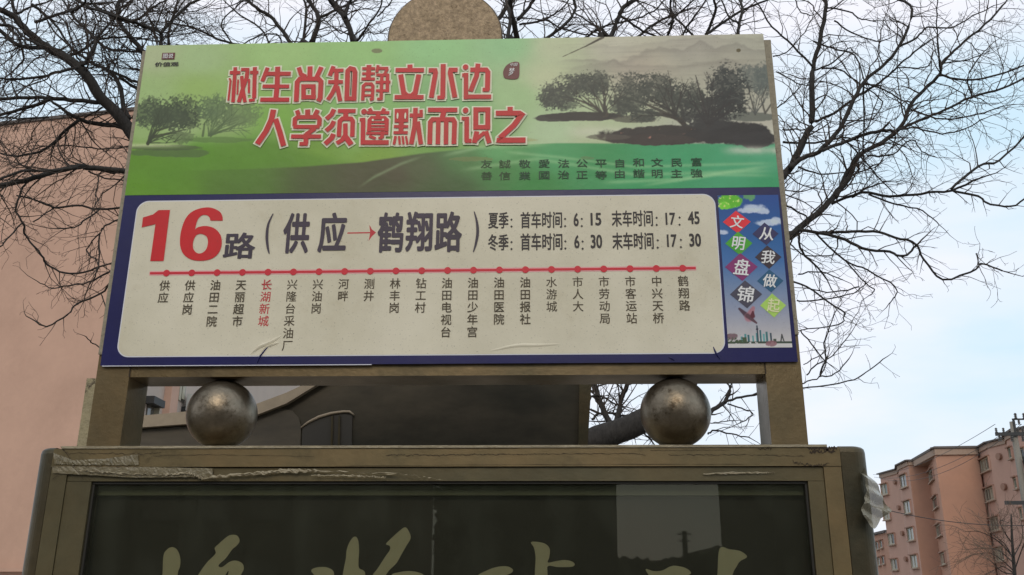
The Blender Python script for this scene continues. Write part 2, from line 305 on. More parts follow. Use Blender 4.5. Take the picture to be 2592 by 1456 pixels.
# ---- poster (artwork half + route half), all on real planes a few tenths of a millimetre apart
YP = -0.008
def P(px, py): v = at(px, py, YP); return (v.x, v.z)
def xr_at(z): t = (z-ZB)/(ZT-ZB); return at(2019.5, 913.6, YP).x*(1-t)+at(1932.5, 93, YP).x*t
zTl, zTr = at(374.3, 122.8, YP).z, at(1932.5, 93, YP).z
zM = 0.5*(P(*dd(330, 493))[1] + P(*dd(1950, 469))[1])      # art / route border
def art_paint():
    nx, nz = 1040, 262
    xs = np.linspace(XPl, XPr, nx); zs = np.linspace(zM, ZT+0.004, nz)
    X, Z = np.meshgrid(xs, zs); X = XPl+(X-XPl)/(XPr-XPl)*(xr_at(Z)-XPl)
    # photograph coordinates of every grid point
    d = np.stack([X-CAM.x, np.full_like(X, YP-CAM.y), Z-CAM.z], -1)
    A = np.array([RT, UP, FW]); q = d @ A.T
    U = (1296+F_PX*q[..., 0]/q[..., 2])/S; V = (728-F_PX*q[..., 1]/q[..., 2])/S
    def lin(c):
        c = np.asarray(c, float)/255; return np.where(c <= 0.04045, c/12.92, ((c+0.055)/1.055)**2.4)
    anch = [(390,140,(158,165,135)),(500,150,(150,168,128)),(700,130,(146,172,118)),(900,125,(138,170,115)),(1100,120,(134,172,125)),(1280,115,(132,168,128)),
            (1400,120,(165,170,145)),(1550,110,(168,165,152)),(1750,105,(160,156,146)),(1900,105,(162,160,148)),
            (370,230,(146,165,118)),(500,220,(140,162,100)),(620,240,(135,165,98)),(900,250,(128,165,108)),(1150,240,(120,160,115)),(1300,240,(145,168,128)),(1380,200,(168,172,145)),
            (1600,170,(166,158,145)),(1850,180,(158,154,142)),(1480,340,(160,168,140)),(1400,330,(158,174,145)),
            (360,330,(140,160,110)),(450,320,(150,165,122)),(560,300,(145,160,115)),(700,300,(118,155,72)),(900,330,(125,160,95)),(1200,330,(118,155,100)),
            (350,400,(104,140,45)),(500,390,(92,140,42)),(650,390,(96,138,48)),(800,385,(110,142,55)),(950,400,(118,145,60)),(1100,395,(110,145,75)),
            (340,470,(108,150,28)),(420,450,(98,138,44)),(550,430,(92,130,48)),(700,440,(80,108,52)),(600,480,(76,104,48)),(760,480,(72,86,50)),(1900,330,(165,160,150)),(1800,340,(160,160,150))]
    def rbf(an, pw=3.2):
        num = np.zeros(X.shape+(3,)); den = np.zeros(X.shape)
        for (u, v, c) in an:
            wt = 1/(((U-u)**2+((V-v)*1.5)**2)+900)**(pw/2); num += wt[..., None]*lin(c); den += wt
        return num/den[..., None]
    C = rbf(anch)
    def fnoise(sx, sy, oct=4, seed=0):
        r = np.random.default_rng(seed); out = np.zeros(X.shape); amp = 1; tot = 0
        for o in range(oct):
            g = r.random((int(sy*2**o)+3, int(sx*2**o)+3)); a = (X-XPl)/(1.76-XPl)*sx*2**o; b = (Z-zM)/(ZT-zM)*sy*2**o
            a = np.clip(a, 0, g.shape[1]-2.001); b = np.clip(b, 0, g.shape[0]-2.001)
            i, j = a.astype(int), b.astype(int); fa, fb = a-i, b-j; fa = fa*fa*(3-2*fa); fb = fb*fb*(3-2*fb)
            out += amp*((g[j, i]*(1-fa)+g[j, i+1]*fa)*(1-fb)+(g[j+1, i]*(1-fa)+g[j+1, i+1]*fa)*fb); tot += amp; amp *= 0.55
        return out/tot
    def over(mask, c):
        nonlocal C
        mask = np.clip(mask, 0, 1)[..., None]; c = lin(c) if not isinstance(c, np.ndarray) else c
        C = C*(1-mask)+c*mask
    def sst(x, a, b):
        t = np.clip((x-a)/(b-a), 0, 1); return t*t*(3-2*t)
    def curve(pts):
        pts = np.array(pts, float); return np.interp(U, pts[:, 0], pts[:, 1])
    n_f = fnoise(120, 34, 4, 1); n_m = fnoise(40, 12, 4, 2); n_c = fnoise(12, 5, 4, 3); n_s = fnoise(14, 60, 3, 4)
    n_x = fnoise(260, 70, 2, 9); n_y = fnoise(500, 126, 1, 12)
    # soft green hill on the left and in the middle
    hill = curve([(320,372),(480,362),(620,345),(700,352),(850,400),(1000,420),(1130,425)])
    over(sst(V-hill, -6, 22)*0.75*(1-sst(U, 850, 1130)), (92,128,40))
    # dark hill, then the teal wave over it
    dark = curve([(320,445),(405,430),(600,425),(756,419),(914,407),(1070,384),(1225,368),(1400,360)])
    dk = rbf([(420,450,(92,128,42)),(450,480,(96,130,44)),(600,440,(86,112,52)),(560,480,(84,106,50)),(940,470,(76,72,52)),(1000,440,(80,74,54)),(800,460,(78,84,52)),(900,450,(80,80,54)),(950,480,(70,80,44)),(1050,430,(78,88,56)),(1150,470,(62,88,46)),(1180,410,(80,116,70)),(1250,430,(62,118,62)),(1350,460,(52,122,62)),(1400,400,(76,142,96)),
              (1500,430,(58,132,84)),(1600,460,(54,138,92)),(1700,400,(62,142,102)),(1850,440,(72,146,110)),(1930,410,(80,148,116)),(1930,460,(60,140,100)),(1250,385,(96,150,100)),(1100,480,(66,84,44))])
    over(sst(V-dark, -2, 4)*sst(U, 370, 470)*(0.55+0.45*sst(U, 500, 900)), dk)
    top = curve([(1100,400),(1200,376),(1300,364),(1400,360),(1480,360),(1600,366),(1700,378),(1800,392),(1870,384),(1950,392)])
    over(sst(V-top, -1, 3)*sst(U, 1130, 1220), dk)
    for pts, wd, st in (([(1150,430),(1350,400),(1600,440),(1960,430)],5,.3),([(1250,380),(1400,395),(1600,420),(1960,410)],4,.3),([(1500,460),(1700,452),(1960,415)],5,.35),([(1600,470),(1800,440),(1960,442)],4,.3),
                        ([(890,480),(940,446),(1010,412),(1080,388)],4,.28),([(1100,395),(1200,372),(1400,362)],5,.35)):
        over(np.exp(-((V-curve(pts))/wd)**2)*st*.75*sst(U, pts[0][0], pts[0][0]+60)*(1-sst(U, pts[-1][0]-70, pts[-1][0])), (176,200,160))
    # far mountains in pale ink on the right
    for pts, a in (([(1380,180),(1480,165),(1540,150),(1600,160),(1700,170),(1790,150),(1900,160),(1960,150)], .3), ([(1560,150),(1620,130),(1660,112),(1720,128),(1760,108),(1800,125),(1850,110),(1950,130)], .42), ([(1460,120),(1600,112),(1700,98),(1950,92)], .22)):
        m_ = curve(pts)+(n_m-.5)*26
        over(sst(V-m_, -3, 4)*np.exp(-np.clip(V-m_, 0, 99)/26)*a*sst(U, 1370, 1500)*(V < 230), (104,98,96))
    over(sst(n_s, .45, .75)*.22*sst(U, 1370, 1480)*(V < 200), (126,120,112))
    # river: pale bands under the ink trees
    over(np.exp(-((V-332)/14)**2)*.5*sst(U, 1400, 1480), (186,184,172))
    def island(cx, cy, rx, ry, col, rag=.5, a=1.0):
        q_ = ((U-cx)/rx)**2+((V-cy)/ry)**2+(n_m-.5)*rag*2+(n_f-.5)*rag
        over((1-sst(q_, .75, 1.05))*a, col)
    def crown(cx, cy, rx, ry, a=.88, col=(56,62,57), rag=.9):
        q_ = ((U-cx)/rx)**2+((V-cy)/ry)**2+(n_m-.5)*rag*.7+(n_f-.5)*rag*1.2+(n_x-.5)*rag*1.5+(n_y-.5)*rag*1.1
        dens = a*(1-sst(q_, .55, 1.35))*(0.80+0.3*sst(n_x, .3, .6))
        over(dens, col)
    def branch(pts, wd, col=(48,44,40), a=.9):
        pts = np.array(pts, float); best = np.full(X.shape, 1e9)
        for i in range(len(pts)-1):
            ax, ay = pts[i]; bx, by = pts[i+1]; L2 = (bx-ax)**2+(by-ay)**2
            t = np.clip(((U-ax)*(bx-ax)+(V-ay)*(by-ay))/L2, 0, 1); f0 = (i+t)/(len(pts)-1)
            dst = np.hypot(U-ax-t*(bx-ax), V-ay-t*(by-ay)) - wd*(1-.75*f0)/2; best = np.minimum(best, dst)
        over((1-sst(best+(n_x-.5)*1.2, -.6, 1.2))*a, col)
    # right group
    island(1395, 297, 62, 10, (62,62,58)); island(1470, 293, 100, 12, (52,50,48)); island(1590, 300, 60, 10, (70,66,62), a=.8)
    island(1880, 294, 75, 12, (88,92,86), a=.85); island(1700, 340, 190, 24, (52,47,46)); island(1830, 335, 110, 32, (46,44,46)); island(1900, 352, 62, 24, (50,48,50)); island(1640, 352, 120, 14, (60,52,50))
    island(1530, 345, 60, 7, (84,78,72), a=.7)
    crown(1895, 195, 48, 34, .75, (84,92,90)); crown(1925, 200, 30, 44, .7, (84,92,90))
    for b in (((1900,288),(1890,250),(1880,215)), ((1925,285),(1915,250),(1930,215)), ((1925,285),(1945,255),(1955,240))): branch(b, 5, (78,76,70))
    for b in (((1520,292),(1500,270),(1450,250),(1400,240)), ((1520,292),(1490,262),(1465,240)), ((1525,292),(1510,255),(1490,230)), ((1528,290),(1520,255),(1530,225)), ((1558,290),(1555,255),(1545,230))): branch(b, 7, (66,60,52))
    crown(1405, 240, 48, 34); crown(1455, 216, 60, 30); crown(1500, 212, 44, 32); crown(1380, 250, 26, 24, .85); crown(1425, 262, 34, 16, .6)
    for b in (((1735,325),(1705,300),(1660,278),(1620,260),(1570,245)), ((1715,305),(1690,280),(1640,255)), ((1720,312),(1715,270),(1690,235)), ((1700,295),(1650,285),(1600,280))): branch(b, 12, (50,44,40))
    crown(1590, 235, 52, 48); crown(1565, 268, 30, 24); crown(1650, 222, 60, 38); crown(1690, 245, 48, 32); crown(1620, 290, 36, 17, .85); crown(1720, 270, 30, 30, .7)
    crown(1830, 225, 52, 58, 1.0, (46,52,52)); crown(1820, 262, 60, 34, .95, (44,48,48)); crown(1770, 280, 62, 42, .95, (48,50,50)); crown(1745, 240, 24, 34, .8)
    for b in (((1785,325),(1775,280),(1760,230),(1750,190)), ((1785,320),(1800,280),(1850,255)), ((1790,320),(1810,290),(1840,280))): branch(b, 7, (46,42,42))
    crown(1790, 310, 60, 22, .8, (48,48,50))
    over(sst(n_f, .63, .72)*sst(n_s, .5, .6)*((np.abs(V-338) < 14) & (U > 1560) & (U < 1790)), (150,110,100))
    over(np.exp(-((V-378)/9)**2)*(1-sst(n_m, .3, .8)*.5)*sst(U, 1800, 1860)*.85, (182,182,172))
    def fan(x, y, n, a0, a1, ln, col, wd=2.2, seed=1, al=.8):
        r = np.random.default_rng(seed); pts_all = []
        for i in range(n):
            a = np.radians(a0+(a1-a0)*(i+r.random())/n); l = ln*(.6+.5*r.random()); px_, py_ = x, y; pts = [(px_, py_)]
            for k in range(4): a += r.normal(0, .16); px_ += np.cos(a)*l/4; py_ -= np.sin(a)*l/4; pts.append((px_, py_))
            branch(pts, wd, col, al)
            for k in (2, 3):
                b = a+r.choice([-1, 1])*r.uniform(.4, .9); q = pts[k]; branch([q, (q[0]+np.cos(b)*l*.3, q[1]-np.sin(b)*l*.3)], wd*.6, col, al)
    fan(1520, 290, 11, 60, 165, 105, (50,48,44), 3.2, 2); fan(1700, 290, 10, 70, 170, 120, (44,42,40), 3.4, 3); fan(1780, 318, 12, 25, 120, 130, (42,40,42), 3.0, 4); fan(1900, 288, 7, 50, 120, 80, (78,80,78), 2.4, 5)
    # left group
    island(430, 385, 110, 12, (84,104,62), a=.8); island(560, 352, 90, 8, (92,116,66), a=.7); island(420, 372, 90, 8, (78,92,58), a=.8)
    over(np.exp(-((V-366)/5)**2)*.6*(1-sst(U, 380, 500)), (178,182,150))
    for b in (((372,362),(392,330),(440,315),(480,300)), ((372,362),(380,330),(385,310)), ((385,345),(430,335),(470,325))): branch(b, 8, (62,66,46))
    for b in (((510,342),(515,310),(530,290)), ((530,342),(560,315),(600,300)), ((530,340),(570,325),(620,305))): branch(b, 6, (84,100,66))
    crown(378, 285, 40, 38, .9, (72,82,62)); crown(455, 285, 62, 42, .95, (66,76,56)); crown(420, 300, 44, 26, .85, (70,80,60)); crown(452, 345, 34, 17, .7, (84,96,68))
    crown(540, 275, 42, 34, .85, (88,104,76)); crown(600, 288, 56, 34, .75, (98,114,80)); crown(570, 305, 50, 18, .5, (98,114,80))
    fan(375, 360, 9, 20, 85, 110, (62,70,50), 3.0, 6); fan(525, 342, 10, 15, 95, 100, (84,100,70), 2.4, 7)
    # stray marks: blade lying over the top edge, leaf marks, stains
    branch([(1518,92),(1470,118),(1415,143)], 4, (70,66,52)); branch([(1518,94),(1470,119)], 5, (58,54,42))
    island(948, 128, 14, 6, (112,118,84), .2); island(1310, 352, 50, 5, (150,148,108), .5, .6); island(1190, 400, 60, 6, (110,116,72), .9, .6); island(1480, 398, 22, 5, (98,118,82), .9, .6)
    island(1858, 127, 6, 5, (92,84,60), .6)
    gy = C.mean(-1, keepdims=True); C = np.clip(C*1.0+gy*.0, 0, 9)*np.array([.97, .98, .93])
    C = np.clip(C*np.minimum((np.maximum(C, 1e-4)/.42)**.22, 1.08)*K*np.array(WB), 0, .82)
    # keep the slanted top edge of the sheet
    verts = np.stack([X, np.full_like(X, YP)+0.0012*(n_c-.5), Z], -1).reshape(-1, 3)
    idx = np.arange(nx*nz).reshape(nz, nx)
    faces = np.stack([idx[:-1, :-1], idx[:-1, 1:], idx[1:, 1:], idx[1:, :-1]], -1).reshape(-1, 4)
    return verts, faces, C.reshape(-1, 3)
def grid_mesh(name, verts, faces, cols, m, parent):
    me = bpy.data.meshes.new(name); nv, nf = len(verts), len(faces)
    me.vertices.add(nv); me.vertices.foreach_set('co', verts.astype(np.float32).ravel())
    me.loops.add(nf*4); me.loops.foreach_set('vertex_index', faces.astype(np.int32).ravel())
    me.polygons.add(nf); me.polygons.foreach_set('loop_start', np.arange(0, nf*4, 4, dtype=np.int32)); me.polygons.foreach_set('loop_total', np.full(nf, 4, np.int32))
    me.update(); me.validate()
    ca = me.color_attributes.new('Col', 'FLOAT_COLOR', 'POINT')
    ca.data.foreach_set('color', np.concatenate([cols, np.ones((nv, 1))], 1).astype(np.float32).ravel())
    me.materials.append(m); me.polygons.foreach_set('use_smooth', np.ones(nf, bool))
    o = bpy.data.objects.new(name, me); COL.objects.link(o); o.parent = parent; return o
art = grid_mesh('artwork_poster', *art_paint(), M['art'], sign)
art['label'] = 'green ink landscape poster with red slogan, upper half of the board'
# route half: navy sheet
zPb = ZB
bm = new_bm(); prism(bm, [(XPl, YP, zPb), (xr_at(zPb), YP, zPb), (xr_at(zM), YP, zM-.0006), (XPl, YP, zM-.0006)], Vector((0, .0018, 0))); route = fin(bm, 'route_poster', M['blue'], sign)
route['label'] = 'navy bordered route 16 timetable poster, lower half of the board'
box('poster_edge', M['edge'], route, XPl+0.005, P(*dd(935, 915))[0], YP-0.0008, YP+0.001, zPb-0.0022, zPb-0.0003)

# ---- flat printing
LAY = [0]
def lz(): LAY[0] += 1; return YP - 0.0008 - 0.00003*(LAY[0] % 40)
def spline(loop, n=6, closed=True):
    out = []; L = len(loop)
    for i in range(L if closed else L-1):
        p0, p1, p2, p3 = (loop[(i+k-1) % L] if closed else loop[min(max(i+k-1, 0), L-1)] for k in range(4))
        for j in range(n):
            t = j/n; out.append(tuple(.5*((2*p1[a])+(-p0[a]+p2[a])*t+(2*p0[a]-5*p1[a]+4*p2[a]-p3[a])*t*t+(-p0[a]+3*p1[a]-3*p2[a]+p3[a])*t**3) for a in (0, 1)))
    if not closed: out.append(loop[-1])
    return out
def fill2d(loops):      # loops of (X,Z) -> mesh triangles, holes by even-odd
    cu = bpy.data.curves.new('tmp', 'CURVE'); cu.dimensions = '2D'; cu.fill_mode = 'BOTH'
    for lp in loops:
        s = cu.splines.new('POLY'); s.points.add(len(lp)-1)
        for i, p in enumerate(lp): s.points[i].co = (p[0], p[1], 0, 1)
        s.use_cyclic_u = True
    return eval_flat(cu)
def eval_flat(cu):
    o = bpy.data.objects.new('tmp', cu); COL.objects.link(o)
    dg = bpy.context.evaluated_depsgraph_get(); me = bpy.data.meshes.new_from_object(o.evaluated_get(dg))
    v = [tuple(x.co) for x in me.vertices]; f = [tuple(p.vertices) for p in me.polygons]
    bpy.data.objects.remove(o); bpy.data.curves.remove(cu); bpy.data.meshes.remove(me); return v, f
class Flat:
    def __init__(s): s.v = []; s.f = []
    def put(s, v2, f, y):
        b = len(s.v); s.v += [(p[0], y, p[1]) for p in v2]; s.f += [tuple(i+b for i in t) for t in f]
    def poly(s, loops, y): v, f = fill2d(loops); s.put(v, f, y)
    def quadline(s, pts, wd, y, ext=0.0):    # thick polyline, mitred
        n = len(pts); L = []; R_ = []
        pts = [Vector(p) for p in pts]
        if ext and n > 1:
            a = (pts[0]-pts[1]).normalized()*ext; b = (pts[-1]-pts[-2]).normalized()*ext; pts[0] = pts[0]+a; pts[-1] = pts[-1]+b
        for i in range(n):
            d0 = (pts[i]-pts[i-1]).normalized() if i else (pts[1]-pts[0]).normalized()
            d1 = (pts[i+1]-pts[i]).normalized() if i < n-1 else d0
            t = (d0+d1).normalized(); nn = Vector((-t.y, t.x)); k = 1/max(.5, nn.dot(Vector((-d1.y, d1.x))))
            L.append(pts[i]+nn*wd/2*k); R_.append(pts[i]-nn*wd/2*k)
        v = [tuple(p) for p in L]+[tuple(p) for p in R_]
        s.put(v, [(i, i+1, n+i+1, n+i) for i in range(n-1)], y)
    def disc(s, c, rx, rz, y, n=28): s.put([(c[0]+rx*math.cos(2*math.pi*i/n), c[1]+rz*math.sin(2*math.pi*i/n)) for i in range(n)], [tuple(range(n))], y)
    def build(s, name, m, parent, thick=0): return link_mesh(name, s.v, s.f, m, parent)
_gc = {}
def glyphs(txt, shear=0.0):
    k = (txt, shear)
    if k not in _gc:
        cu = bpy.data.curves.new('tmp', 'FONT'); cu.body = txt; cu.shear = shear; cu.resolution_u = 3; cu.size = 1
        _gc[k] = eval_flat(cu)
    return _gc[k]
def offs(b):            # small shifts that thicken a stroke (each copy lies a hair above the last)
    if b <= 0: return [(0, 0)]
    return [(0, 0), (b, 0), (-b, 0), (0, b*.8), (0, -b*.8), (b*.75, b*.6), (-b*.75, b*.6), (b*.75, -b*.6), (-b*.75, -b*.6)]
def fit_text(fl, txt, x0, x1, z0, z1, y, bold=0.0, shear=0.0):     # fit to a rectangle of the plane
    v, f = glyphs(txt, shear); a = np.array(v); mn, mxx = a.min(0)-bold, a.max(0)+bold
    for i, (ox, oz) in enumerate(offs(bold)):
        fl.put([(x0+(p[0]+ox-mn[0])/(mxx[0]-mn[0])*(x1-x0), z0+(p[1]+oz-mn[1])/(mxx[1]-mn[1])*(z1-z0)) for p in v], f, y-.00002*i)
def fit_px(fl, txt, cf, x0, y0, x1, y1, y, **k):                # rectangle from the photograph's crop coordinates
    xc, yc = (x0+x1)/2, (y0+y1)/2
    l, r_, t, b = P(*cf(x0, yc)), P(*cf(x1, yc)), P(*cf(xc, y0)), P(*cf(xc, y1))
    fit_text(fl, txt, l[0], r_[0], b[1], t[1], y, **k)
def em_text(fl, ch, cx, cz, w_, h_, y, bold=0.0, shear=0.0):
    v, f = glyphs(ch, shear)
    for i, (ox, oz) in enumerate(offs(bold)): fl.put([(cx+(p[0]+ox-.5)*w_, cz+(p[1]+oz-.38)*h_) for p in v], f, y-.00002*i)

# slogan, stroke by stroke
T1 = [[(60,[(222,132),(185,668)]),(62,[(135,215),(300,215)]),(34,[(130,300),(150,335),(115,645)]),(30,[(265,320),(252,550)]),(58,[(308,168),(438,168)]),(66,[(408,175),(395,290),(345,430),(272,668)]),(58,[(318,265),(330,420),(370,668)]),(60,[(445,212),(575,212)]),(66,[(520,130),(508,605)]),(52,[(425,640),(520,630)]),(38,[(432,312),(428,530)])],
      [(66,[(715,138),(680,230),(632,350)]),(72,[(690,232),(1068,232)]),(66,[(635,425),(1045,425)]),(74,[(600,628),(1045,628)]),(80,[(868,125),(860,400),(838,628)])],
      [(80,[(1362,120),(1355,310)]),(70,[(1188,135),(1222,240),(1300,280)]),(75,[(1535,130),(1460,290)]),(80,[(1150,660),(1165,360),(1205,312),(1490,312),(1528,355),(1515,600),(1485,655)]),(74,[(1262,626),(1262,425),(1412,425),(1412,626)]),(74,[(1226,590),(1450,590)])],
      [(70,[(1720,118),(1660,265)]),(64,[(1690,182),(1872,182)]),(66,[(1635,358),(1865,358)]),(70,[(1765,180),(1760,400),(1700,530),(1632,632)]),(70,[(1775,425),(1822,652)]),(78,[(1920,648),(1935,190),(1975,152),(2025,165),(2046,210),(2030,648)]),(75,[(1885,612),(2068,612)])],
      [(90,[(805,780),(772,930),(690,1110),(555,1305)]),(86,[(835,920),(900,1120),(958,1335)])],
      [(70,[(1162,790),(1188,860)]),(80,[(1325,778),(1325,870)]),(75,[(1480,785),(1430,880)]),(72,[(1125,1030),(1132,925),(1172,895),(1480,895),(1508,928),(1500,1030)]),(66,[(1105,1042),(1510,1042)]),(76,[(1440,1065),(1300,1160)]),(70,[(1070,1190),(1530,1190)]),(76,[(1300,1140),(1298,1300)]),(66,[(1198,1302),(1330,1302)])],
      [(76,[(1728,775),(1690,855),(1608,925)]),(76,[(1728,955),(1690,1030),(1603,1105)]),(82,[(1720,1150),(1690,1215),(1590,1305)]),(68,[(1785,802),(2058,802)]),(80,[(1908,815),(1903,900)]),(72,[(1800,1195),(1815,955),(1855,918),(1985,918),(2012,955),(2005,1195)]),(72,[(1900,990),(1900,1165),(1850,1245),(1765,1295)]),(86,[(1900,1190),(1990,1315)])]]
T2 = [[(48,[(100,150),(297,150)]),(44,[(100,225),(292,225)]),(52,[(90,305),(292,305)]),(76,[(205,98),(190,325)]),(54,[(110,625),(120,410),(155,378),(235,378),(262,412),(252,600),(215,615)]),(44,[(125,465),(250,465)]),(40,[(125,548),(250,548)]),(50,[(340,100),(318,210)]),(52,[(330,148),(490,148)]),(50,[(478,150),(430,240)]),(48,[(308,245),(505,245)]),(50,[(300,352),(522,352)]),(48,[(305,478),(500,478)]),(56,[(478,240),(475,500)]),(54,[(395,230),(382,610)]),(46,[(322,602),(405,602)])],
      [(78,[(810,92),(810,170)]),(74,[(595,175),(1018,175)]),(78,[(672,238),(722,545)]),(78,[(942,238),(880,545)]),(74,[(580,575),(1012,575)]),(34,[(745,500),(775,535),(830,535),(860,500)])],
      [(78,[(1302,85),(1295,580)]),(66,[(1213,580),(1322,578)]),(76,[(1085,178),(1180,178),(1188,215),(1125,583)]),(78,[(1517,172),(1415,172),(1405,212),(1475,580)])],
      [('o',(1633,130),43),(70,[(1640,215),(1638,606)]),(60,[(1580,248),(1655,248)]),(74,[(1605,568),(2012,568)]),(78,[(1700,170),(1935,170),(1962,205),(1955,475)]),(66,[(1882,465),(1985,465)]),(75,[(1818,78),(1795,260),(1705,490)])],
      [('o',(130,790),43),(70,[(118,880),(112,1280)]),(54,[(65,908),(150,908)]),(76,[(125,1245),(497,1245)]),(54,[(170,805),(507,805)]),(58,[(210,742),(245,805)]),(58,[(432,742),(398,805)]),(72,[(340,800),(337,880)]),(62,[(203,1085),(212,915),(245,882),(435,882),(468,915),(462,1085)]),(42,[(230,945),(455,945)]),(30,[(230,998),(445,998)]),(52,[(200,1050),(475,1050)]),(46,[(160,1110),(492,1110)]),(60,[(402,1080),(396,1180)]),(42,[(340,1178),(412,1178)]),(46,[(205,1150),(305,1188)])],
      [(205,[(686,748),(683,950)]),(75,[(685,900),(675,1120)]),(50,[(570,1010),(785,1010)]),(50,[(565,1100),(780,1100)]),(44,[(598,1150),(572,1278)]),(38,[(648,1150),(660,1278)]),(36,[(700,1150),(716,1278)]),(36,[(752,1150),(772,1278)]),(70,[(893,733),(888,870)]),(54,[(975,762),(975,860)]),(66,[(805,845),(1002,845)]),(72,[(888,850),(880,1000),(828,1275)]),(70,[(925,935),(972,1275)])],
      [(76,[(1075,765),(1512,765)]),(80,[(1312,790),(1285,890)]),(74,[(1102,1275),(1112,945),(1145,905),(1445,905),(1470,945),(1460,1272)]),(70,[(1230,920),(1222,1275)]),(70,[(1347,920),(1342,1275)])],
      [('o',(1633,772),43),(60,[(1573,893),(1665,893)]),(72,[(1650,865),(1648,1230)]),(68,[(1620,1222),(1722,1222)]),(76,[(1783,1058),(1785,760),(1962,760),(1960,1058)]),(74,[(1746,1021),(2000,1021)]),(76,[(1800,1082),(1762,1255)]),(60,[(1790,1205),(1915,1095)]),(72,[(1932,1078),(1985,1257)])],
      [(80,[(2292,720),(2292,812)]),(84,[(2078,814),(2430,814),(2462,835),(2350,990),(2140,1180)]),(88,[(2140,1180),(2135,1212),(2170,1214),(2522,1212)])]]
def slogan(grow, m, name, y0):
    k = 0
    for cf, sc, chars in ((t1, 6.03, T1), (t2, 5.8545, T2)):
        mpp = (P(1200, 250)[0]-P(1100, 250)[0])/100/sc
        for ch in chars:
            fl = Flat()
            for st in ch:
                k += 1; y = y0 - 0.000012*k
                if st[0] == 'o': fl.disc(P(*cf(*st[1])), st[2]*mpp+grow, st[2]*mpp*1.1+grow, y)
                else: fl.quadline([P(*cf(*p)) for p in st[1]], st[0]*mpp+2*grow, y, ext=grow)
            fl.build(name, m, art)
slogan(0.0044, M['pink'], 'character_outline', YP-0.0016)
slogan(-0.0003, M['red'], 'slogan_character', YP-0.0040)
fl = Flat()
for cx in (628, 742): fl.disc(P(*t2(cx, 855)), .0026, .0095, YP-.0066)
for a, b in (((262, 918), 22), ((412, 915), 20)): fl.disc(P(*t2(*a)), .003, .0035, YP-.0066)
fl.build('slogan_detail', M['pink'], art)
# twelve value words, two characters each
for (x, ya, yb, s_) in ((1224,413,443,'友善'),(1270,413,443,'誠信'),(1320,413,443,'敬業'),(1369,412,441,'愛國'),(1418,412,440,'法治'),(1464,411,440,'公正'),(1512,411,441,'平等'),(1559,411,438,'自由'),(1607,409,437,'和諧'),(1653,409,437,'文明'),(1702,409,437,'民主'),(1752,408,436,'富強')):
    fl = Flat()
    for ch, yy in ((s_[0], ya), (s_[1], yb)):
        p = P(*dd(x, yy)); em_text(fl, ch, p[0], p[1], .0325, .0262, lz(), bold=.011)
    fl.build('value_word', M['green_ink'] if x > 1300 else M['green_ink_left'], art)
# corner emblem and round seal
fl = Flat(); a, b = P(*dd(409, 134)), P(*dd(439, 150)); fl.poly([[(a[0], b[1]), (b[0], b[1]), (b[0], a[1]), (a[0], a[1])]], lz()); fl.build('corner_emblem', M['seal'], art)
fl = Flat(); fit_px(fl, '图说', dd, 411, 136, 437, 148, lz()-.001, bold=.01); fl.build('emblem_lettering', M['white_ink'], art)
fl = Flat(); fit_px(fl, '价值观', dd, 390, 157, 450, 168, lz(), bold=.03); fl.build('emblem_caption', M['black'], art)
fl = Flat(); fl.poly([spline([P(*t2(*p)) for p in ((2190,180),(2225,110),(2290,62),(2370,42),(2425,60),(2430,150),(2425,250),(2390,295),(2300,302),(2215,285),(2190,240))])], lz()); fl.build('seal', M['seal'], art)
fl = Flat(); fit_px(fl, '中国', t2, 2290, 62, 2405, 110, lz()-.001, bold=.0, shear=.3); fit_px(fl, '梦', t2, 2265, 135, 2360, 250, lz()-.001, bold=.005, shear=.3); fl.build('seal_lettering', M['white_ink'], art)

# route panel: cream rounded sheet
def rrect(c, r=.03, n=8):
    out = []
    cs = [Vector(p) for p in c]
    for i in range(4):
        p, a, b = cs[i], (cs[i-1]-cs[i]).normalized(), (cs[(i+1) % 4]-cs[i]).normalized()
        for j in range(n+1):
            an = math.pi/2*j/n; q = p + a*r*(1-math.sin(an)) + b*r*(1-math.cos(an)); out.append((q.x, q.y))
    return out
cL = .5*(P(*dd(345, 560))[0]+P(*dd(297, 850))[0]); cR = .5*(P(*dd(1797, 560))[0]+P(*dd(1823, 830))[0])
cT = .5*(P(*dd(500, 509))[1]+P(*dd(1650, 489))[1]); cB = .5*(P(*dd(500, 898))[1]+P(*dd(1650, 886))[1])
bm = new_bm(); prism(bm, [(p[0], YP-.0006, p[1]) for p in rrect([(cL, cB), (cR, cB), (cR, cT), (cL, cT)])], Vector((0, .0004, 0)))
sheet_o = fin(bm, 'timetable_sheet', M['paper'], route)
fl = Flat(); fl.poly([rrect([(cL-.0025, cB-.0025), (cR+.0025, cB-.0025), (cR+.0025, cT+.0025), (cL-.0025, cT+.0025)], .032)], YP-.0004); fl.build('sheet_border', M['edge'], route)
def plane_k(cf):
    return lambda p: P(*cf(*p))
k4 = plane_k(c4)
fl = Flat(); y = lz()
fl.poly([[k4(p) for p in ((1037,290),(1110,268),(1150,237),(1233,235),(1187,605),(1090,606),(1128,338),(1029,362))]], y)
out6 = [(1615,313),(1525,312),(1520,290),(1497,273),(1462,276),(1432,310),(1414,378),(1440,359),(1500,352),(1560,372),(1600,420),(1608,480),(1590,540),(1545,583),(1480,602),(1400,598),(1340,565),(1310,510),(1306,440),(1318,370),(1345,300),(1390,250),(1460,222),(1530,219),(1590,245),(1612,280)]
hole6 = [(1465,410),(1498,428),(1508,470),(1495,520),(1460,549),(1425,545),(1402,515),(1400,470),(1418,425),(1440,411)]
fl.poly([[k4(p) for p in out6[:2]]+spline([k4(p) for p in out6[1:7]], 5, False)[1:]+spline([k4(p) for p in out6[6:]]+[k4(out6[0])], 5, False)[1:-1], spline([k4(p) for p in hole6], 5)], y)
fl.build('route_number', M['number_red'], route)
fl = Flat()
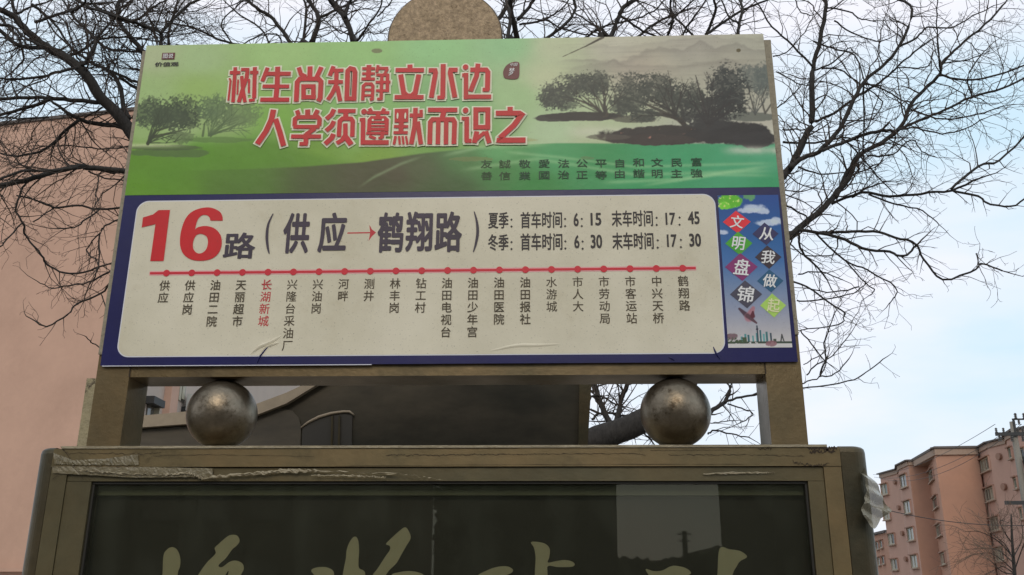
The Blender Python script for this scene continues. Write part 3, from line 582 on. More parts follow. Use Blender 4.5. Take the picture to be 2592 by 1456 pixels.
fit_px(fl, '路', c4, 1622, 398, 1852, 590, lz(), bold=.026)
fl.build('route_lettering', M['plum'], route)
for ch, cf, x0, y0, x1, y1 in (('供',c4,2052,255,2243,552),('应',c4,2308,252,2512,547),('鹤',c5,303,250,492,546),('翔',c5,508,244,702,540),('路',c5,718,244,915,542)):
    fl = Flat(); fit_px(fl, ch, cf, x0, y0, x1, y1, lz(), bold=.030); fl.build('destination_character', M['plum'], route)
def paren(cf, pts, wds):
    fl = Flat()
    c_ = spline([P(*cf(*p)) for p in pts], 8, False); n = len(c_); v = []; m_ = len(c_)
    for i, p in enumerate(c_): v.append((p[0]-wds*(.35+.65*math.sin(math.pi*i/(n-1)))/2, p[1]))
    for i, p in enumerate(c_): v.append((p[0]+wds*(.35+.65*math.sin(math.pi*i/(n-1)))/2, p[1]))
    fl.put(v, [(i, i+1, m_+i+1, m_+i) for i in range(m_-1)], lz()); fl.build('bracket_sign', M['plum'], route)
paren(c4, [(1980,262),(1945,340),(1935,430),(1942,510),(1952,552)], .0075); paren(c5, [(1003,247),(1022,320),(1028,400),(1015,480),(997,540)], .0075)
ar = Flat(); a, b = P(*c5(84, 402)), P(*c5(262, 399)); ar.quadline([a, b], .0035, lz())
a_ = [P(*c5(*p)) for p in ((292,398),(262,375),(243,342),(250,398),(238,460),(262,425))]; ar.poly([a_], lz()); ar.build('route_arrow', M['name_red'], route)
B_ = .024
for (txt, cf, x0, y0, x1, y1) in (('夏季',c5,1105,250,1252,371),('首车时间',c5,1338,246,1640,368),('6',c5,1722,255,1760,356),('15',c5,1845,255,1924,350),('末车时间',c5,1998,236,2297,356),('17',c5,2388,254,2460,345),('45',c6,140,244,225,340),
        ('冬季',c5,1103,410,1252,530),('首车时间',c5,1338,402,1642,528),('6',c5,1727,416,1766,515),('30',c5,1846,412,1930,515),('末车时间',c5,2003,396,2302,522),('17',c5,2398,411,2470,505),('30',c6,150,404,236,502)):
    fl = Flat(); fit_px(fl, txt, cf, x0, y0, x1, y1, lz(), bold=B_ if ord(txt[0]) > 255 else .032); fl.build('timetable_word', M['black'], route)
for (cf, x, y0, y1) in ((c5,1273,305,355),(c5,1661,300,352),(c5,1782,300,352),(c5,2324,292,343),(c5,2490,290,342),(c5,1273,468,518),(c5,1663,462,514),(c5,1788,464,516),(c5,2332,455,508),(c5,2500,452,504)):
    fl = Flat(); y_ = lz()
    for yy in (y0, y1): fl.disc(P(*cf(x, yy)), .0032, .0036, y_, 4)
    fl.build('colon', M['black'], route)
# route line, 21 stops
xa, xb = P(*dd(377, 691)), P(*dd(1750, 672))
zl = .5*(P(*dd(418, 690))[1]+P(*dd(1717, 673))[1])
fl = Flat(); fl.quadline([(xa[0]-.001, zl), (xb[0]+.001, zl)], .0125, YP-.0009); fl.build('line_halo', M['halo'], route)
fl = Flat(); fl.quadline([(xa[0], zl), (xb[0], zl)], .0062, YP-.0013); fl.build('route_line', M['line_red'], route)
x0d, x1d = P(*dd(419, 690))[0], P(*dd(1717, 673))[0]
stops = ['供应','供应岗','油田二院','天丽超市','长湖新城','兴隆台采油厂','兴油岗','河畔','测井','林丰岗','钻工村','油田电视台','油田少年宫','油田医院','油田报社','水游城','市人大','市劳动局','市客运站','中兴天桥','鹤翔路']
zt0 = .5*(P(416, 726)[1]+P(1730, 709)[1]); pitch = .5*((P(412, 726)[1]-P(408, 756.4)[1])+(P(1730, 709)[1]-P(1732, 739.7)[1]))
for i, nm_ in enumerate(stops):
    x = x0d+(x1d-x0d)*i/20
    fl = Flat(); fl.disc((x, zl), .0088, .0092, YP-.0016-.00001*i); fl.build('stop_dot', M['line_red'], route)
    fl = Flat()
    for j, ch in enumerate(nm_): em_text(fl, ch, x-.0005, zt0-pitch*j, .0285, .0300, lz(), bold=.009)
    o = fl.build('stop_name', M['name_red'] if i == 4 else M['olive'], route)
    if i == 4: o['label'] = 'stop name printed in red, the current stop'
# creases in the sheet
def ridge(pts, wd, h, m=M['paper'], parent=route):
    v = []; f = []; n = len(pts)
    for i, p in enumerate(pts):
        p = P(*p); k_ = math.sin(math.pi*i/(n-1)); q = P(*pts[min(i+1, n-1)]); q0 = P(*pts[max(i-1, 0)])
        t = Vector((q[0]-q0[0], q[1]-q0[1])).normalized(); nn = Vector((-t.y, t.x))*wd*(.3+.7*k_)
        v += [(p[0]-nn.x, YP-.0007, p[1]-nn.y), (p[0], YP-.0007-h*k_-.0003, p[1]), (p[0]+nn.x*.6, YP-.0007, p[1]+nn.y*.6)]
    for i in range(n-1): f += [(3*i, 3*i+1, 3*i+4, 3*i+3), (3*i+1, 3*i+2, 3*i+5, 3*i+4)]
    link_mesh('crease', v, f, m, parent, True)
ridge(spline([c4(*p) for p in ((1815,1278),(1880,1225),(1960,1190),(2035,1145))], 5, False), .006, .005)
ridge(spline([c4(*p) for p in ((1885,1285),(1925,1230),(1985,1205),(2020,1195))], 5, False), .004, .004)
ridge(spline([c5(*p) for p in ((1120,1255),(1300,1215),(1450,1212),(1620,1205))], 5, False), .006, .0025)
ridge(spline([c6(*p) for p in ((325,1225),(345,1270),(375,1315))], 5, False), .003, .003, M['blue'])
ridge(spline([c6(*p) for p in ((0,1298),(25,1310),(45,1325))], 5, False), .003, .003, M['blue'])
ridge(spline([c4(*p) for p in ((1960,1205),(1890,1290),(1862,1345))], 5, False), .003, .003, M['blue'])

# ---- civic picture strip on the right of the route sheet
def strip():
    nx, nz = 150, 380
    q = [P(*pn(*p)) for p in ((187,130),(630,128),(745,1245),(275,1245))]
    x0, x1 = .5*(q[0][0]+q[3][0]), .5*(q[1][0]+q[2][0]); z1, z0 = .5*(q[0][1]+q[1][1]), .5*(q[2][1]+q[3][1])
    X, Z = np.meshgrid(np.linspace(x0, x1, nx), np.linspace(z0, z1, nz)); u = (X-x0)/(x1-x0); v = (z1-Z)/(z1-z0)
    def lin(c):
        c = np.asarray(c, float)/255; return ((c+0.055)/1.055)**2.4
    def nse(sx, sy, seed, oct=4):
        r = np.random.default_rng(seed); o_ = 0; amp = 1; tot = 0
        for k in range(oct):
            g = r.random((int(sy*2**k)+3, int(sx*2**k)+3)); a = u*sx*2**k; b = v*sy*2**k; i, j = a.astype(int), b.astype(int); fa, fb = a-i, b-j; fa = fa*fa*(3-2*fa); fb = fb*fb*(3-2*fb)
            o_ = o_+amp*((g[j, i]*(1-fa)+g[j, i+1]*fa)*(1-fb)+(g[j+1, i]*(1-fa)+g[j+1, i+1]*fa)*fb); tot += amp; amp *= .55
        return o_/tot
    stp = [(0,(36,74,130)),(.15,(34,82,132)),(.3,(40,92,138)),(.45,(66,104,146)),(.6,(104,122,148)),(.75,(130,136,152)),(.9,(158,156,158)),(1,(178,174,170))]
    C = np.stack([np.interp(v, [s_[0] for s_ in stp], [lin(s_[1])[k] for s_ in stp]) for k in range(3)], -1)
    def over(m_, c):
        nonlocal C
        m_ = np.clip(m_, 0, 1)[..., None]; C = C*(1-m_)+lin(c)*m_
    def sst(x, a, b):
        t = np.clip((x-a)/(b-a), 0, 1); return t*t*(3-2*t)
    n1, n2 = nse(6, 14, 5), nse(20, 50, 6)
    for cx, cy, rx, ry in ((.60,.085,.22,.03),(.50,.105,.2,.02),(.72,.11,.14,.025),(.80,.19,.22,.025),(.95,.18,.12,.03),(.05,.25,.10,.02)):
        over((1-sst(((u-cx)/rx)**2+((v-cy)/ry)**2+(n1-.5)*1.2+(n2-.5)*.8, .3, 1.1))*.85, (172,180,192))
    over((1-sst(((u-.20)/.2)**2+((v-.04)/.055)**2+(n2-.5)*.8, .7, 1.1)), (92,160,44))
    over((1-sst(((u-.10)/.1)**2+((v-.07)/.03)**2+(n2-.5)*.8, .7, 1.1)), (112,178,58))
    over((1-sst(((u-.52)/.1)**2+((v-.012)/.03)**2+(n2-.5)*2, .5, 1.1))*.8, (100,150,90))
    over(sst(n2, .62, .7)*(u < .35)*(v < .08), (170,210,110))
    # crane bird, skyline, water
    def line(ax, ay, bx, by, w_, c, tap=.6):
        L2 = (bx-ax)**2+(by-ay)**2*6.2; t = np.clip(((u-ax)*(bx-ax)+(v-ay)*(by-ay)*6.2)/L2, 0, 1)
        d_ = np.hypot(u-ax-t*(bx-ax), (v-ay-t*(by-ay))*2.5); over(1-sst(d_, w_*(1-tap*t)*.7, w_*(1-tap*t)*1.3), c)
    line(.36,.81,.22,.755,.05,(78,60,72)); line(.36,.81,.44,.75,.07,(150,112,120)); line(.34,.80,.47,.845,.04,(90,66,74)); line(.42,.80,.43,.775,.04,(90,44,56))
    for cx, h_, w_, c in ((.22,.035,.03,(96,140,140)),(.28,.05,.035,(80,128,130)),(.33,.045,.03,(60,100,104)),(.40,.04,.03,(96,140,140)),(.46,.055,.03,(84,130,132)),(.52,.075,.03,(60,104,108)),(.57,.05,.03,(104,146,146)),(.62,.065,.035,(66,110,112)),(.68,.055,.03,(50,70,80)),(.74,.02,.05,(70,80,70))):
        over((np.abs(u-cx) < w_*.5)*(v < .965)*(v > .965-h_), c)
    line(.475,.965,.475,.865,.012,(56,72,80), 0); over(((u-.475)/.02)**2+((v-.885)/.006)**2 < 1, (50,40,60))
    for a in (.83, .88): line(a, .965, .855, .92, .01, (70,70,70), 0)
    over((np.abs(v-.968) < .007)*(n2 > .35), (64,76,64)); over(sst(v, .972, .985), (176,174,172))
    over((1-sst(((u-.06)/.1)**2+((v-.93)/.022)**2+(n2-.5)*1.6, .5, 1.1))*.85, (104,78,84)); over((1-sst(((u-.68)/.09)**2+((v-.975)/.02)**2+(n2-.5)*1.6, .5, 1.1))*.85, (128,92,98))
    over(sst(n2,.5,.6)*(np.abs(v-.955) < .02)*(u < .3), (70,84,62))
    C = np.clip(C*np.minimum((np.maximum(C, 1e-4)/.42)**.22, 1.08)*K*np.array(WB), 0, .82)
    verts = np.stack([X, np.full_like(X, YP-.0008), Z], -1).reshape(-1, 3); idx = np.arange(nx*nz).reshape(nz, nx)
    return verts, np.stack([idx[:-1, :-1], idx[:-1, 1:], idx[1:, 1:], idx[1:, :-1]], -1).reshape(-1, 4), C.reshape(-1, 3)
M['strip'] = mat('printed_strip', 'Col', 0.4, 0, 0.4, noise=0.05, nscale=12, specks=0.3)
grid_mesh('picture_strip', *strip(), M['strip'], route)
for i, (ch, x, y_, hw, hh, mk, wk) in enumerate((('文',332,325,102,82,'d_red','w_pink'),('明',347,482,100,86,'d_green','w_green'),('盘',365,655,120,102,'d_purple','w_pink'),('锦',400,855,118,102,'d_grey','white_ink'),
        ('从',542,412,96,82,'d_navy','white_ink'),('我',562,583,97,86,'d_brown','white_ink'),('做',577,757,97,84,'d_teal','w_green'),('起',598,937,95,88,'d_lime','w_lime'))):
    fl = Flat(); cx, cz = P(*pn(x, y_)); l = P(*pn(x-hw, y_)); t = P(*pn(x, y_-hh)); hx, hz = cx-l[0], t[1]-cz
    fl.put([(cx-hx, cz), (cx, cz-hz), (cx+hx, cz), (cx, cz+hz)], [(0, 1, 2, 3)], YP-.0012-.00002*i)
    dob = fl.build('diamond', M[mk], route)
    fl = Flat(); v, f = glyphs(ch, .25); a = np.array(v); mn, mx_ = a.min(0), a.max(0); s2 = hx*1.06; s3 = hz*1.12
    fl.put([(cx+((p[0]-mn[0])/(mx_[0]-mn[0])-.5)*s2, cz+((p[1]-mn[1])/(mx_[1]-mn[1])-.5)*s3+.12*s3*((p[0]-mn[0])/(mx_[0]-mn[0])-.5)*-1) for p in v], f, YP-.0020-.00002*i)
    for q_, (ox, oz) in enumerate(offs(.018)[1:5]): fl.put([(p_[0]+ox*s2, p_[2]+oz*s3) for p_ in fl.v[:len(v)]], f, YP-.0021-.00002*(i+q_))
    fl.build('diamond_character', M[wk], route)

# ---- stone disc behind the top edge
dc = at(*dd(1121, 104), 0.16); rr = at(*dd(1262, 104), 0.16).x - dc.x
bm = new_bm(); n = 96
prism(bm, [(dc.x+rr*math.cos(2*math.pi*i/n), .14, dc.z+rr*math.sin(2*math.pi*i/n)) for i in range(n)], Vector((0, .07, 0)))
o = fin(bm, 'stone_disc', M['granite'], sign, bevel=.002, seg=1); o['label'] = 'round speckled granite disc rising behind the board'
bm = new_bm(); n = 96
for r0, r1, y0, y1 in ((rr+.0005, rr+.004, .143, .208),):
    ri = []
    for rad, yy in ((r0, y0), (r1, y0), (r1, y1), (r0, y1)):
        ri.append([bm.verts.new((dc.x+rad*math.cos(2*math.pi*i/n), yy, dc.z+rad*math.sin(2*math.pi*i/n))) for i in range(n)])
    for k_ in range(4):
        for i in range(n): bm.faces.new((ri[k_][i], ri[k_][(i+1) % n], ri[(k_+1) % 4][(i+1) % n], ri[(k_+1) % 4][i]))
fin(bm, 'disc_rim', M['granite_rim'], o)
slab('disc_support', M['metal_dark'], dc.x-.06, dc.x+.06, DEP+.001, .139, ZB+.1, ZT-.1)

# ================================================================== CABINET
def CX(px, py): return at(px, py, YC).x
def CZ(px, py): return at(px, py, YC).z
xLo, xRo = at(*b1(278, 640), YC+.032).x, at(*b3(1293, 640), YC+.032).x
xLg, xRg = CX(*b1(350, 640)), CX(*b3(1132, 640))      # groove between side column and face
xLf, xRf = CX(*b1(420, 900)), CX(*b3(1040, 900))
xLw, xRw = CX(*b1(585, 900)), CX(*b3(930, 900))
z0c = 0.13; CD = 0.25
z_a = CZ(1200, 1182); z_b = CZ(1200, 1217)
def column(x_out, x_in, sgn):     # rounded side column, plan profile extruded
    r = .032; pts = [(x_in, YC+.004)]
    for k_ in range(9):
        a = math.pi/2*k_/8; pts.append((x_out - sgn*r + sgn*r*math.sin(a), YC+.004 + r - r*math.cos(a)))
    for k_ in range(9):
        a = math.pi/2*k_/8; pts.append((x_out - sgn*r + sgn*r*math.cos(a), YC+CD - r + r*math.sin(a)))
    pts.append((x_in, YC+CD))
    bm = new_bm(); cy_ = YC+CD/2; rings = []
    for z, ins in ((z0c, 0), (ZK-.014, 0), (ZK-.006, .0015), (ZK-.002, .005), (ZK+.0005, .011), (ZK+.001, .018)):
        rings.append([bm.verts.new((x_in + (p[0]-x_in)*(1-ins/abs(x_out-x_in)), cy_+(p[1]-cy_)*(1-ins/(CD/2)) if abs(p[0]-x_in) > 1e-6 else p[1]+(ins if p[1] < cy_ else -ins), z)) for p in pts])
    n_ = len(pts)
    for a_, b_ in zip(rings, rings[1:]):
        for i in range(n_): bm.faces.new((a_[i], a_[(i+1) % n_], b_[(i+1) % n_], b_[i]))
    bm.faces.new(rings[0]); bm.faces.new(rings[-1])
    return fin(bm, 'side_column', M['metal_dark'], sign)
column(xLo, xLg-.001, -1); column(xRo, xRg+.001, 1)
# faces of the frame
slab('frame_stile', M['gasket'], xLg+.001, xLf, YC+.002, YC+.06, z0c, z_a, .004)
slab('frame_stile', M['paint'], xRf, xRg-.001, YC+.002, YC+.06, z0c, z_a, .004)
slab('top_rail', M['paint'], xLg+.001, xRg-.001, YC, YC+.06, z_a+.001, ZK-.004, .004)
slab('top_plate', M['metal_dark'], xLg+.001, xRg-.001, YC+.061, YC+CD, ZK-.05, ZK+.0, .002)
slab('top_lip', M['tape'], xLg+.02, xRg-.03, YC-.003, YC+.02, ZK-.0036, ZK+.0022, .001)
slab('ledge_strip', M['paint_crackle'], at(*dd(330, 1112), .03).x, at(*dd(1905, 1112), .03).x, .012, .10, ZK+.0005, ZS, .001)
slab('inner_rail', M['gasket'], xLf+.001, xRf-.001, YC+.006, YC+.05, z_b, z_a-.001, .006)
slab('inner_stile', M['gasket'], xLf+.001, xLw, YC+.005, YC+.05, z0c, z_b-.001, .006)
slab('inner_stile', M['gasket'], xRw, xRf-.001, YC+.005, YC+.05, z0c, z_b-.001, .006)
slab('glass_bead', M['rubber'], xLw+.001, xRw-.001, YC+.012, YC+.03, z_b-.006, z_b-.001, .001)
slab('glass_bead', M['rubber'], xLw+.001, xLw+.006, YC+.012, YC+.03, z0c, z_b-.007, .001)
slab('glass_bead', M['rubber'], xRw-.006, xRw-.001, YC+.012, YC+.03, z0c, z_b-.007, .001)
slab('cabinet_floor', M['metal_dark'], xLg+.001, xRg-.001, YC+.061, YC+CD, z0c, z0c+.05)
slab('cabinet_back', M['metal_dark'], xLg+.001, xRg-.001, YC+CD-.012, YC+CD-.002, z0c+.051, ZK-.051, .001)
slab('glass_pane', M['glass'], xLw+.0065, xRw-.0065, YC+.018, YC+.0195, z0c+.01, z_b-.0065, 0)
YG = YC+.018
slab('dark_panel', M['panel'], xLw-.02, xRw+.02, YC+.052, YC+.058, z0c+.02, z_b+.02, 0)
# header shelf of the lightbox seen through the glass
slab('panel_header', mat('green_header', (0.13, 0.15, 0.10, 1), 0.5, noise=.1), xLw+.001, xRw-.001, YC+.036, YC+.051, z_b-.030, z_b-.0008, .001)
# calligraphy on the dark panel (tops of brushed characters; the rest runs on below)
YL = YC+.050
def L(cf, *pts): return [(at(*cf(*p), YL).x, at(*cf(*p), YL).z) for p in pts]
def brush(loop):
    fl = Flat(); fl.poly([spline(loop, 5)], YL); fl.build('brushed_stroke', M['callig'], sign)
def ln(x, y): return (x, y)
brush(L(g1, (130,520),(135,400),(142,275),(175,225),(215,210),(255,235),(278,300),(275,370),(255,440),(240,700),(150,900)))
brush(L(g1, (420,470),(445,405),(500,330),(565,262),(558,218),(590,185),(640,140),(685,112),(740,115),(762,160),(735,200),(700,230),(650,300),(605,340),(590,365),(620,372),(680,330),(735,320),(785,345),(795,390),(770,440),(700,600),(640,560),(672,410),(640,450),(560,640),(430,700)))
brush(L(g1, (1345,400),(1380,378),(1450,372),(1505,388),(1530,420),(1520,480),(1430,560),(1370,440)))
brush(L(g1, (1600,470),(1612,380),(1628,300),(1635,230),(1660,165),(1695,125),(1725,145),(1735,230),(1732,370),(1770,400),(1785,440),(1760,600),(1600,700)))
brush(L(g1, (1845,450),(1890,380),(1940,300),(1985,235),(1985,200),(1955,185),(1985,150),(2050,90),(2110,48),(2145,90),(2155,140),(2120,200),(2080,270),(2040,340),(1980,400),(1940,460),(1900,520)))
brush(L(g1, (2000,440),(2060,415),(2150,405),(2230,420),(2260,450),(2200,560),(2050,520)))
brush(L(g2, (120,450),(200,400),(290,370),(370,368),(412,392),(400,420),(330,450),(250,470),(150,520)))
brush(L(g2, (560,170),(620,168),(680,185),(713,225),(710,290),(698,335),(760,325),(830,315),(890,325),(917,350),(890,370),(780,372),(700,365),(695,440),(690,700),(600,700),(592,440),(598,300),(585,215)))
brush(L(g2, (1497,388),(1560,405),(1630,400),(1690,370),(1740,362),(1820,380),(1865,420),(1820,450),(1700,520),(1560,480),(1515,430)))
brush(L(g2, (2098,222),(2180,228),(2260,240),(2310,270),(2318,295),(2265,325),(2235,370),(2205,430),(2150,640),(2060,700),(2080,430)))
# tape, loose strips and cracks on the frame
def wav_strip(name, m, p_up, p_lo, Y, amp=.0015, parent=sign, nsub=60, jag=.0012):
    v = []; f = []
    au = np.array([[at(*p, Y).x, at(*p, Y).z] for p in p_up]); al = np.array([[at(*p, Y).x, at(*p, Y).z] for p in p_lo])
    tu = np.linspace(0, 1, len(au)); tl = np.linspace(0, 1, len(al))
    for i in range(nsub+1):
        t = i/nsub
        a = [np.interp(t, tu, au[:, k]) for k in (0, 1)]; b = [np.interp(t, tl, al[:, k]) for k in (0, 1)]
        ja, jb = random.uniform(-jag, jag), random.uniform(-jag, jag)
        for k in range(4):
            s_ = k/3; v.append((a[0]*(1-s_)+b[0]*s_, Y-abs(random.gauss(0, amp))*(1 if 0 < k < 3 else .5), (a[1]+ja)*(1-s_)+(b[1]+jb)*s_))
    for i in range(nsub):
        for k in range(3): q = i*4+k; f.append((q, q+1, q+5, q+4))
    return link_mesh(name, v, f, m, parent)
M['tape_clear'] = mat('old_clear_tape', (0.165, 0.135, 0.075, 1), 0.3, 0, 0.6, noise=0.2, nscale=18, bump=0.4, bscale=50)
wav_strip('tape_strip', M['tape_clear'], [b1(345,730),(b1(900,735)),b1(1400,742)], [b1(345,775),b1(900,805),b1(1400,800)], YC-.001, .0006, jag=.0006)
wav_strip('tape_edge', M['tape'], [b1(520,755),b1(760,770),b1(1050,785),b1(1250,770),b1(1330,800),b1(1700,765),b1(1900,745),b1(2100,755),b2(420,778),b2(700,818)], [b1(520,760),b1(760,782),b1(1050,792),b1(1250,782),b1(1330,812),b1(1700,785),b1(1900,772),b1(2100,766),b2(420,783),b2(700,820)], YC-.003, .002, nsub=150, jag=.0022)
wav_strip('tape_edge', M['tape'], [b1(2050,784),b2(150,788),b2(330,800)], [b1(2050,792),b2(150,800),b2(330,806)], YC-.003, .001, nsub=50, jag=.0015)
wav_strip('tape_patch', M['tape_clear'], [b1(355,640),b1(480,690),b1(700,680),b1(910,650)], [b1(360,715),b1(480,722),b1(700,722),b1(915,722)], YC-.002, .0015, nsub=60)
wav_strip('tape_edge', M['tape'], [b3(230,778),b3(450,766),b3(640,768),b3(700,772)], [b3(230,786),b3(450,780),b3(640,776),b3(700,776)], YC-.002+.004, .001, nsub=40, jag=.001)
def crackline(pts, wd, Y=YC-.0012, jit=.003, n=60):
    q = np.array([[at(*p, Y).x, at(*p, Y).z] for p in pts]); t = np.linspace(0, 1, len(q)); fl = Flat(); pr = []
    for i in range(n+1): pr.append((np.interp(i/n, t, q[:, 0]), np.interp(i/n, t, q[:, 1])+random.gauss(0, jit)))
    v = [(p[0], p[1]+wd*random.uniform(.1, 1)) for p in pr]+[(p[0], p[1]-wd*random.uniform(.1, .9)) for p in pr]; m_ = len(pr)
    fl.put(v, [(i, i+1, m_+i+1, m_+i) for i in range(n)], Y); fl.build('paint_crack', M['crack'], sign)
crackline([b1(430,640),b1(700,645),b1(900,650),b1(1060,640)], .0010, jit=.0012)
crackline([b1(350,735),b1(915,735)], .0012, jit=.0004)
crackline([b1(960,690),b1(1000,665),b1(1100,655),b1(1500,655),b1(2070,665)], .0006, jit=.0008)
crackline([b2(330,655),b2(700,655),b2(1150,650),b2(1400,648)], .0011, jit=.0012, n=120)
crackline([b2(1400,648),b2(2000,645),b2(2040,660)], .0009, jit=.0009)
crackline([b2(480,615),b2(1200,612)], .0004, jit=.0004); crackline([b2(2070,625),b3(400,622)], .0006, jit=.0005)
crackline([b3(0,655),b3(500,652),b3(900,665)], .0008, jit=.0008)
crackline([b2(0,728),b2(900,720),b2(2342,716),b3(600,716)], .0005, jit=.0002, n=30)
crackline([b3(820,700),b3(880,712),b3(960,730),b3(1060,712)], .0022, jit=.0018, n=40)
crackline([b3(590,612),b3(680,618)], .003, jit=.002, n=20); crackline([b3(910,610),b3(1110,612)], .006, jit=.002, n=24); crackline([b3(930,640),b3(1100,632)], .004, jit=.002, n=24)
crackline([b1(400,600),b1(440,650),b1(480,705),b1(490,735)], .0022, jit=.001, n=24)
crackline([b1(345,815),b1(400,775),b1(470,738)], .0014, jit=.0006, n=24); crackline([b1(480,740),b1(520,775),b1(550,820)], .0012, jit=.0006, n=20)
# cracked cream plate behind the left post
pl0, pl1 = at(*b1(583, 156), .2), at(*b1(520, 585), .2)
slab('rear_plate', M['paint_crackle'], .5*(pl0.x+pl1.x), .5*(pl0.x+pl1.x)+.14, .19, .205, ZK-.05, pl0.z, .002)

# torn film taped to the side of the cabinet
def film():
    outl = [dd(2172,1178),dd(2196,1203),dd(2216,1232),dd(2228,1262),dd(2241,1284),dd(2222,1303),dd(2197,1331),dd(2180,1312),dd(2163,1291),dd(2170,1262),dd(2176,1235)]
    Yf = YC-.016; pts = [at(*p, Yf) for p in outl]; c = sum(pts, Vector())/len(pts); v = [c]; f = []; R = 9; n = 44
    lp = spline([(p.x, p.z) for p in pts], 4); n = len(lp)
    for k in range(1, R+1):
        for i, p in enumerate(lp):
            s_ = k/R; x = c.x+(p[0]-c.x)*s_; z = c.z+(p[1]-c.z)*s_
            a = (x*.8+z*.6)*95
            y = Yf + .012*math.sin(a+3*math.sin(z*40)) + .006*math.sin(z*210+x*90) + random.gauss(0, .0007)
            v.append(Vector((x, y, z)))
    for i in range(n): f.append((0, 1+i, 1+(i+1) % n))
    for k in range(R-1):
        for i in range(n):
            a = 1+k*n+i; b = 1+k*n+(i+1) % n; f.append((a, a+n, b+n, b))
    o = link_mesh('plastic_sheet', v, f, M['film']); return tag(o, 'crumpled torn piece of cloudy plastic film hanging off the right side of the cabinet', 'plastic film')
film()

# ================================================================== SHELTER BEHIND
YS = 1.3
sh = thing('bus_shelter', 'dark bus shelter roof seen from below through the gap under the route board', 'bus shelter')
def zz(x, y, Y=YS): return at(x*S, y*S, Y)
def plate(name, pts, Y, th, m, parent, bev=0):
    bm = new_bm(); prism(bm, [at(p[0]*S, p[1]*S, Y) for p in pts], Vector((0, th, 0))); return fin(bm, name, m, parent, bevel=bev)
zb_ = 1160
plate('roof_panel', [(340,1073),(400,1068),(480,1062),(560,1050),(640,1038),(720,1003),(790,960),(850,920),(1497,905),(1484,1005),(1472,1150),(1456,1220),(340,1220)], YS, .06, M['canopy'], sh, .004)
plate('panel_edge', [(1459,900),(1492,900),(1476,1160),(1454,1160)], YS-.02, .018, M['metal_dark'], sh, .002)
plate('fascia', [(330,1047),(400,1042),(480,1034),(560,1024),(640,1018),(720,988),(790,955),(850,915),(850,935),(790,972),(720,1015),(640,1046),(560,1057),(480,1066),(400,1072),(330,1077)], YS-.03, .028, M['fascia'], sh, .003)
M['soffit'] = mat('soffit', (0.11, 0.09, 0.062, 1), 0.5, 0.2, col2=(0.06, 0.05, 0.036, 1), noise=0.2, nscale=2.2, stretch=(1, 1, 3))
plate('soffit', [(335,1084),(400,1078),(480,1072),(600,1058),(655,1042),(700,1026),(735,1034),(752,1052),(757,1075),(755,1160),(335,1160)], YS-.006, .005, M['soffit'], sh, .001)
M['reflect_dark'] = mat('dark_reflection', (0.04, 0.034, 0.026, 1), 0.6)  # dark tone of an arched reflection in the roof panel
arch = Tubes(); ap = [at(*b1(1983,475), YS-.01), at(*b1(2030,440), YS-.01), at(*b1(2100,405), YS-.01), at(*b1(2180,382), YS-.01), at(*b1(2260,370), YS-.01), at(*b2(90,370), YS-.01), at(*b2(120,392), YS-.01)]
arch.add(ap, [.003,.005,.006,.006,.005,.005,.003], 6); arch.build('reflection_rim', M['fascia'], sh)  # light outline of that reflection, built as a thin tube
plate('reflection_plate', [(761,1075),(775,1062),(800,1050),(835,1043),(870,1042),(886,1045),(884,1160),(757,1160)], YS-.008, .007, M['reflect_dark'], sh)  # dark inside of the reflection, added as a plate; no real opening
for xx in (833, 851): plate('reflection_bar', [(xx,1046),(xx+5,1046),(xx+3,1150),(xx-2,1150)], YS-.014, .004, M['metal_dark'], sh)  # upright lines within the reflection, added as thin strips
lx = at(*dd(420, 1100), YS).x; rx_ = at(*dd(1440, 1100), YS).x
for x in (lx+.1, rx_-.1): box('shelter_post', M['metal_dark'], sh, x-.04, x+.04, YS+.065, YS+.145, .13, zz(900, 1120).z, .006)

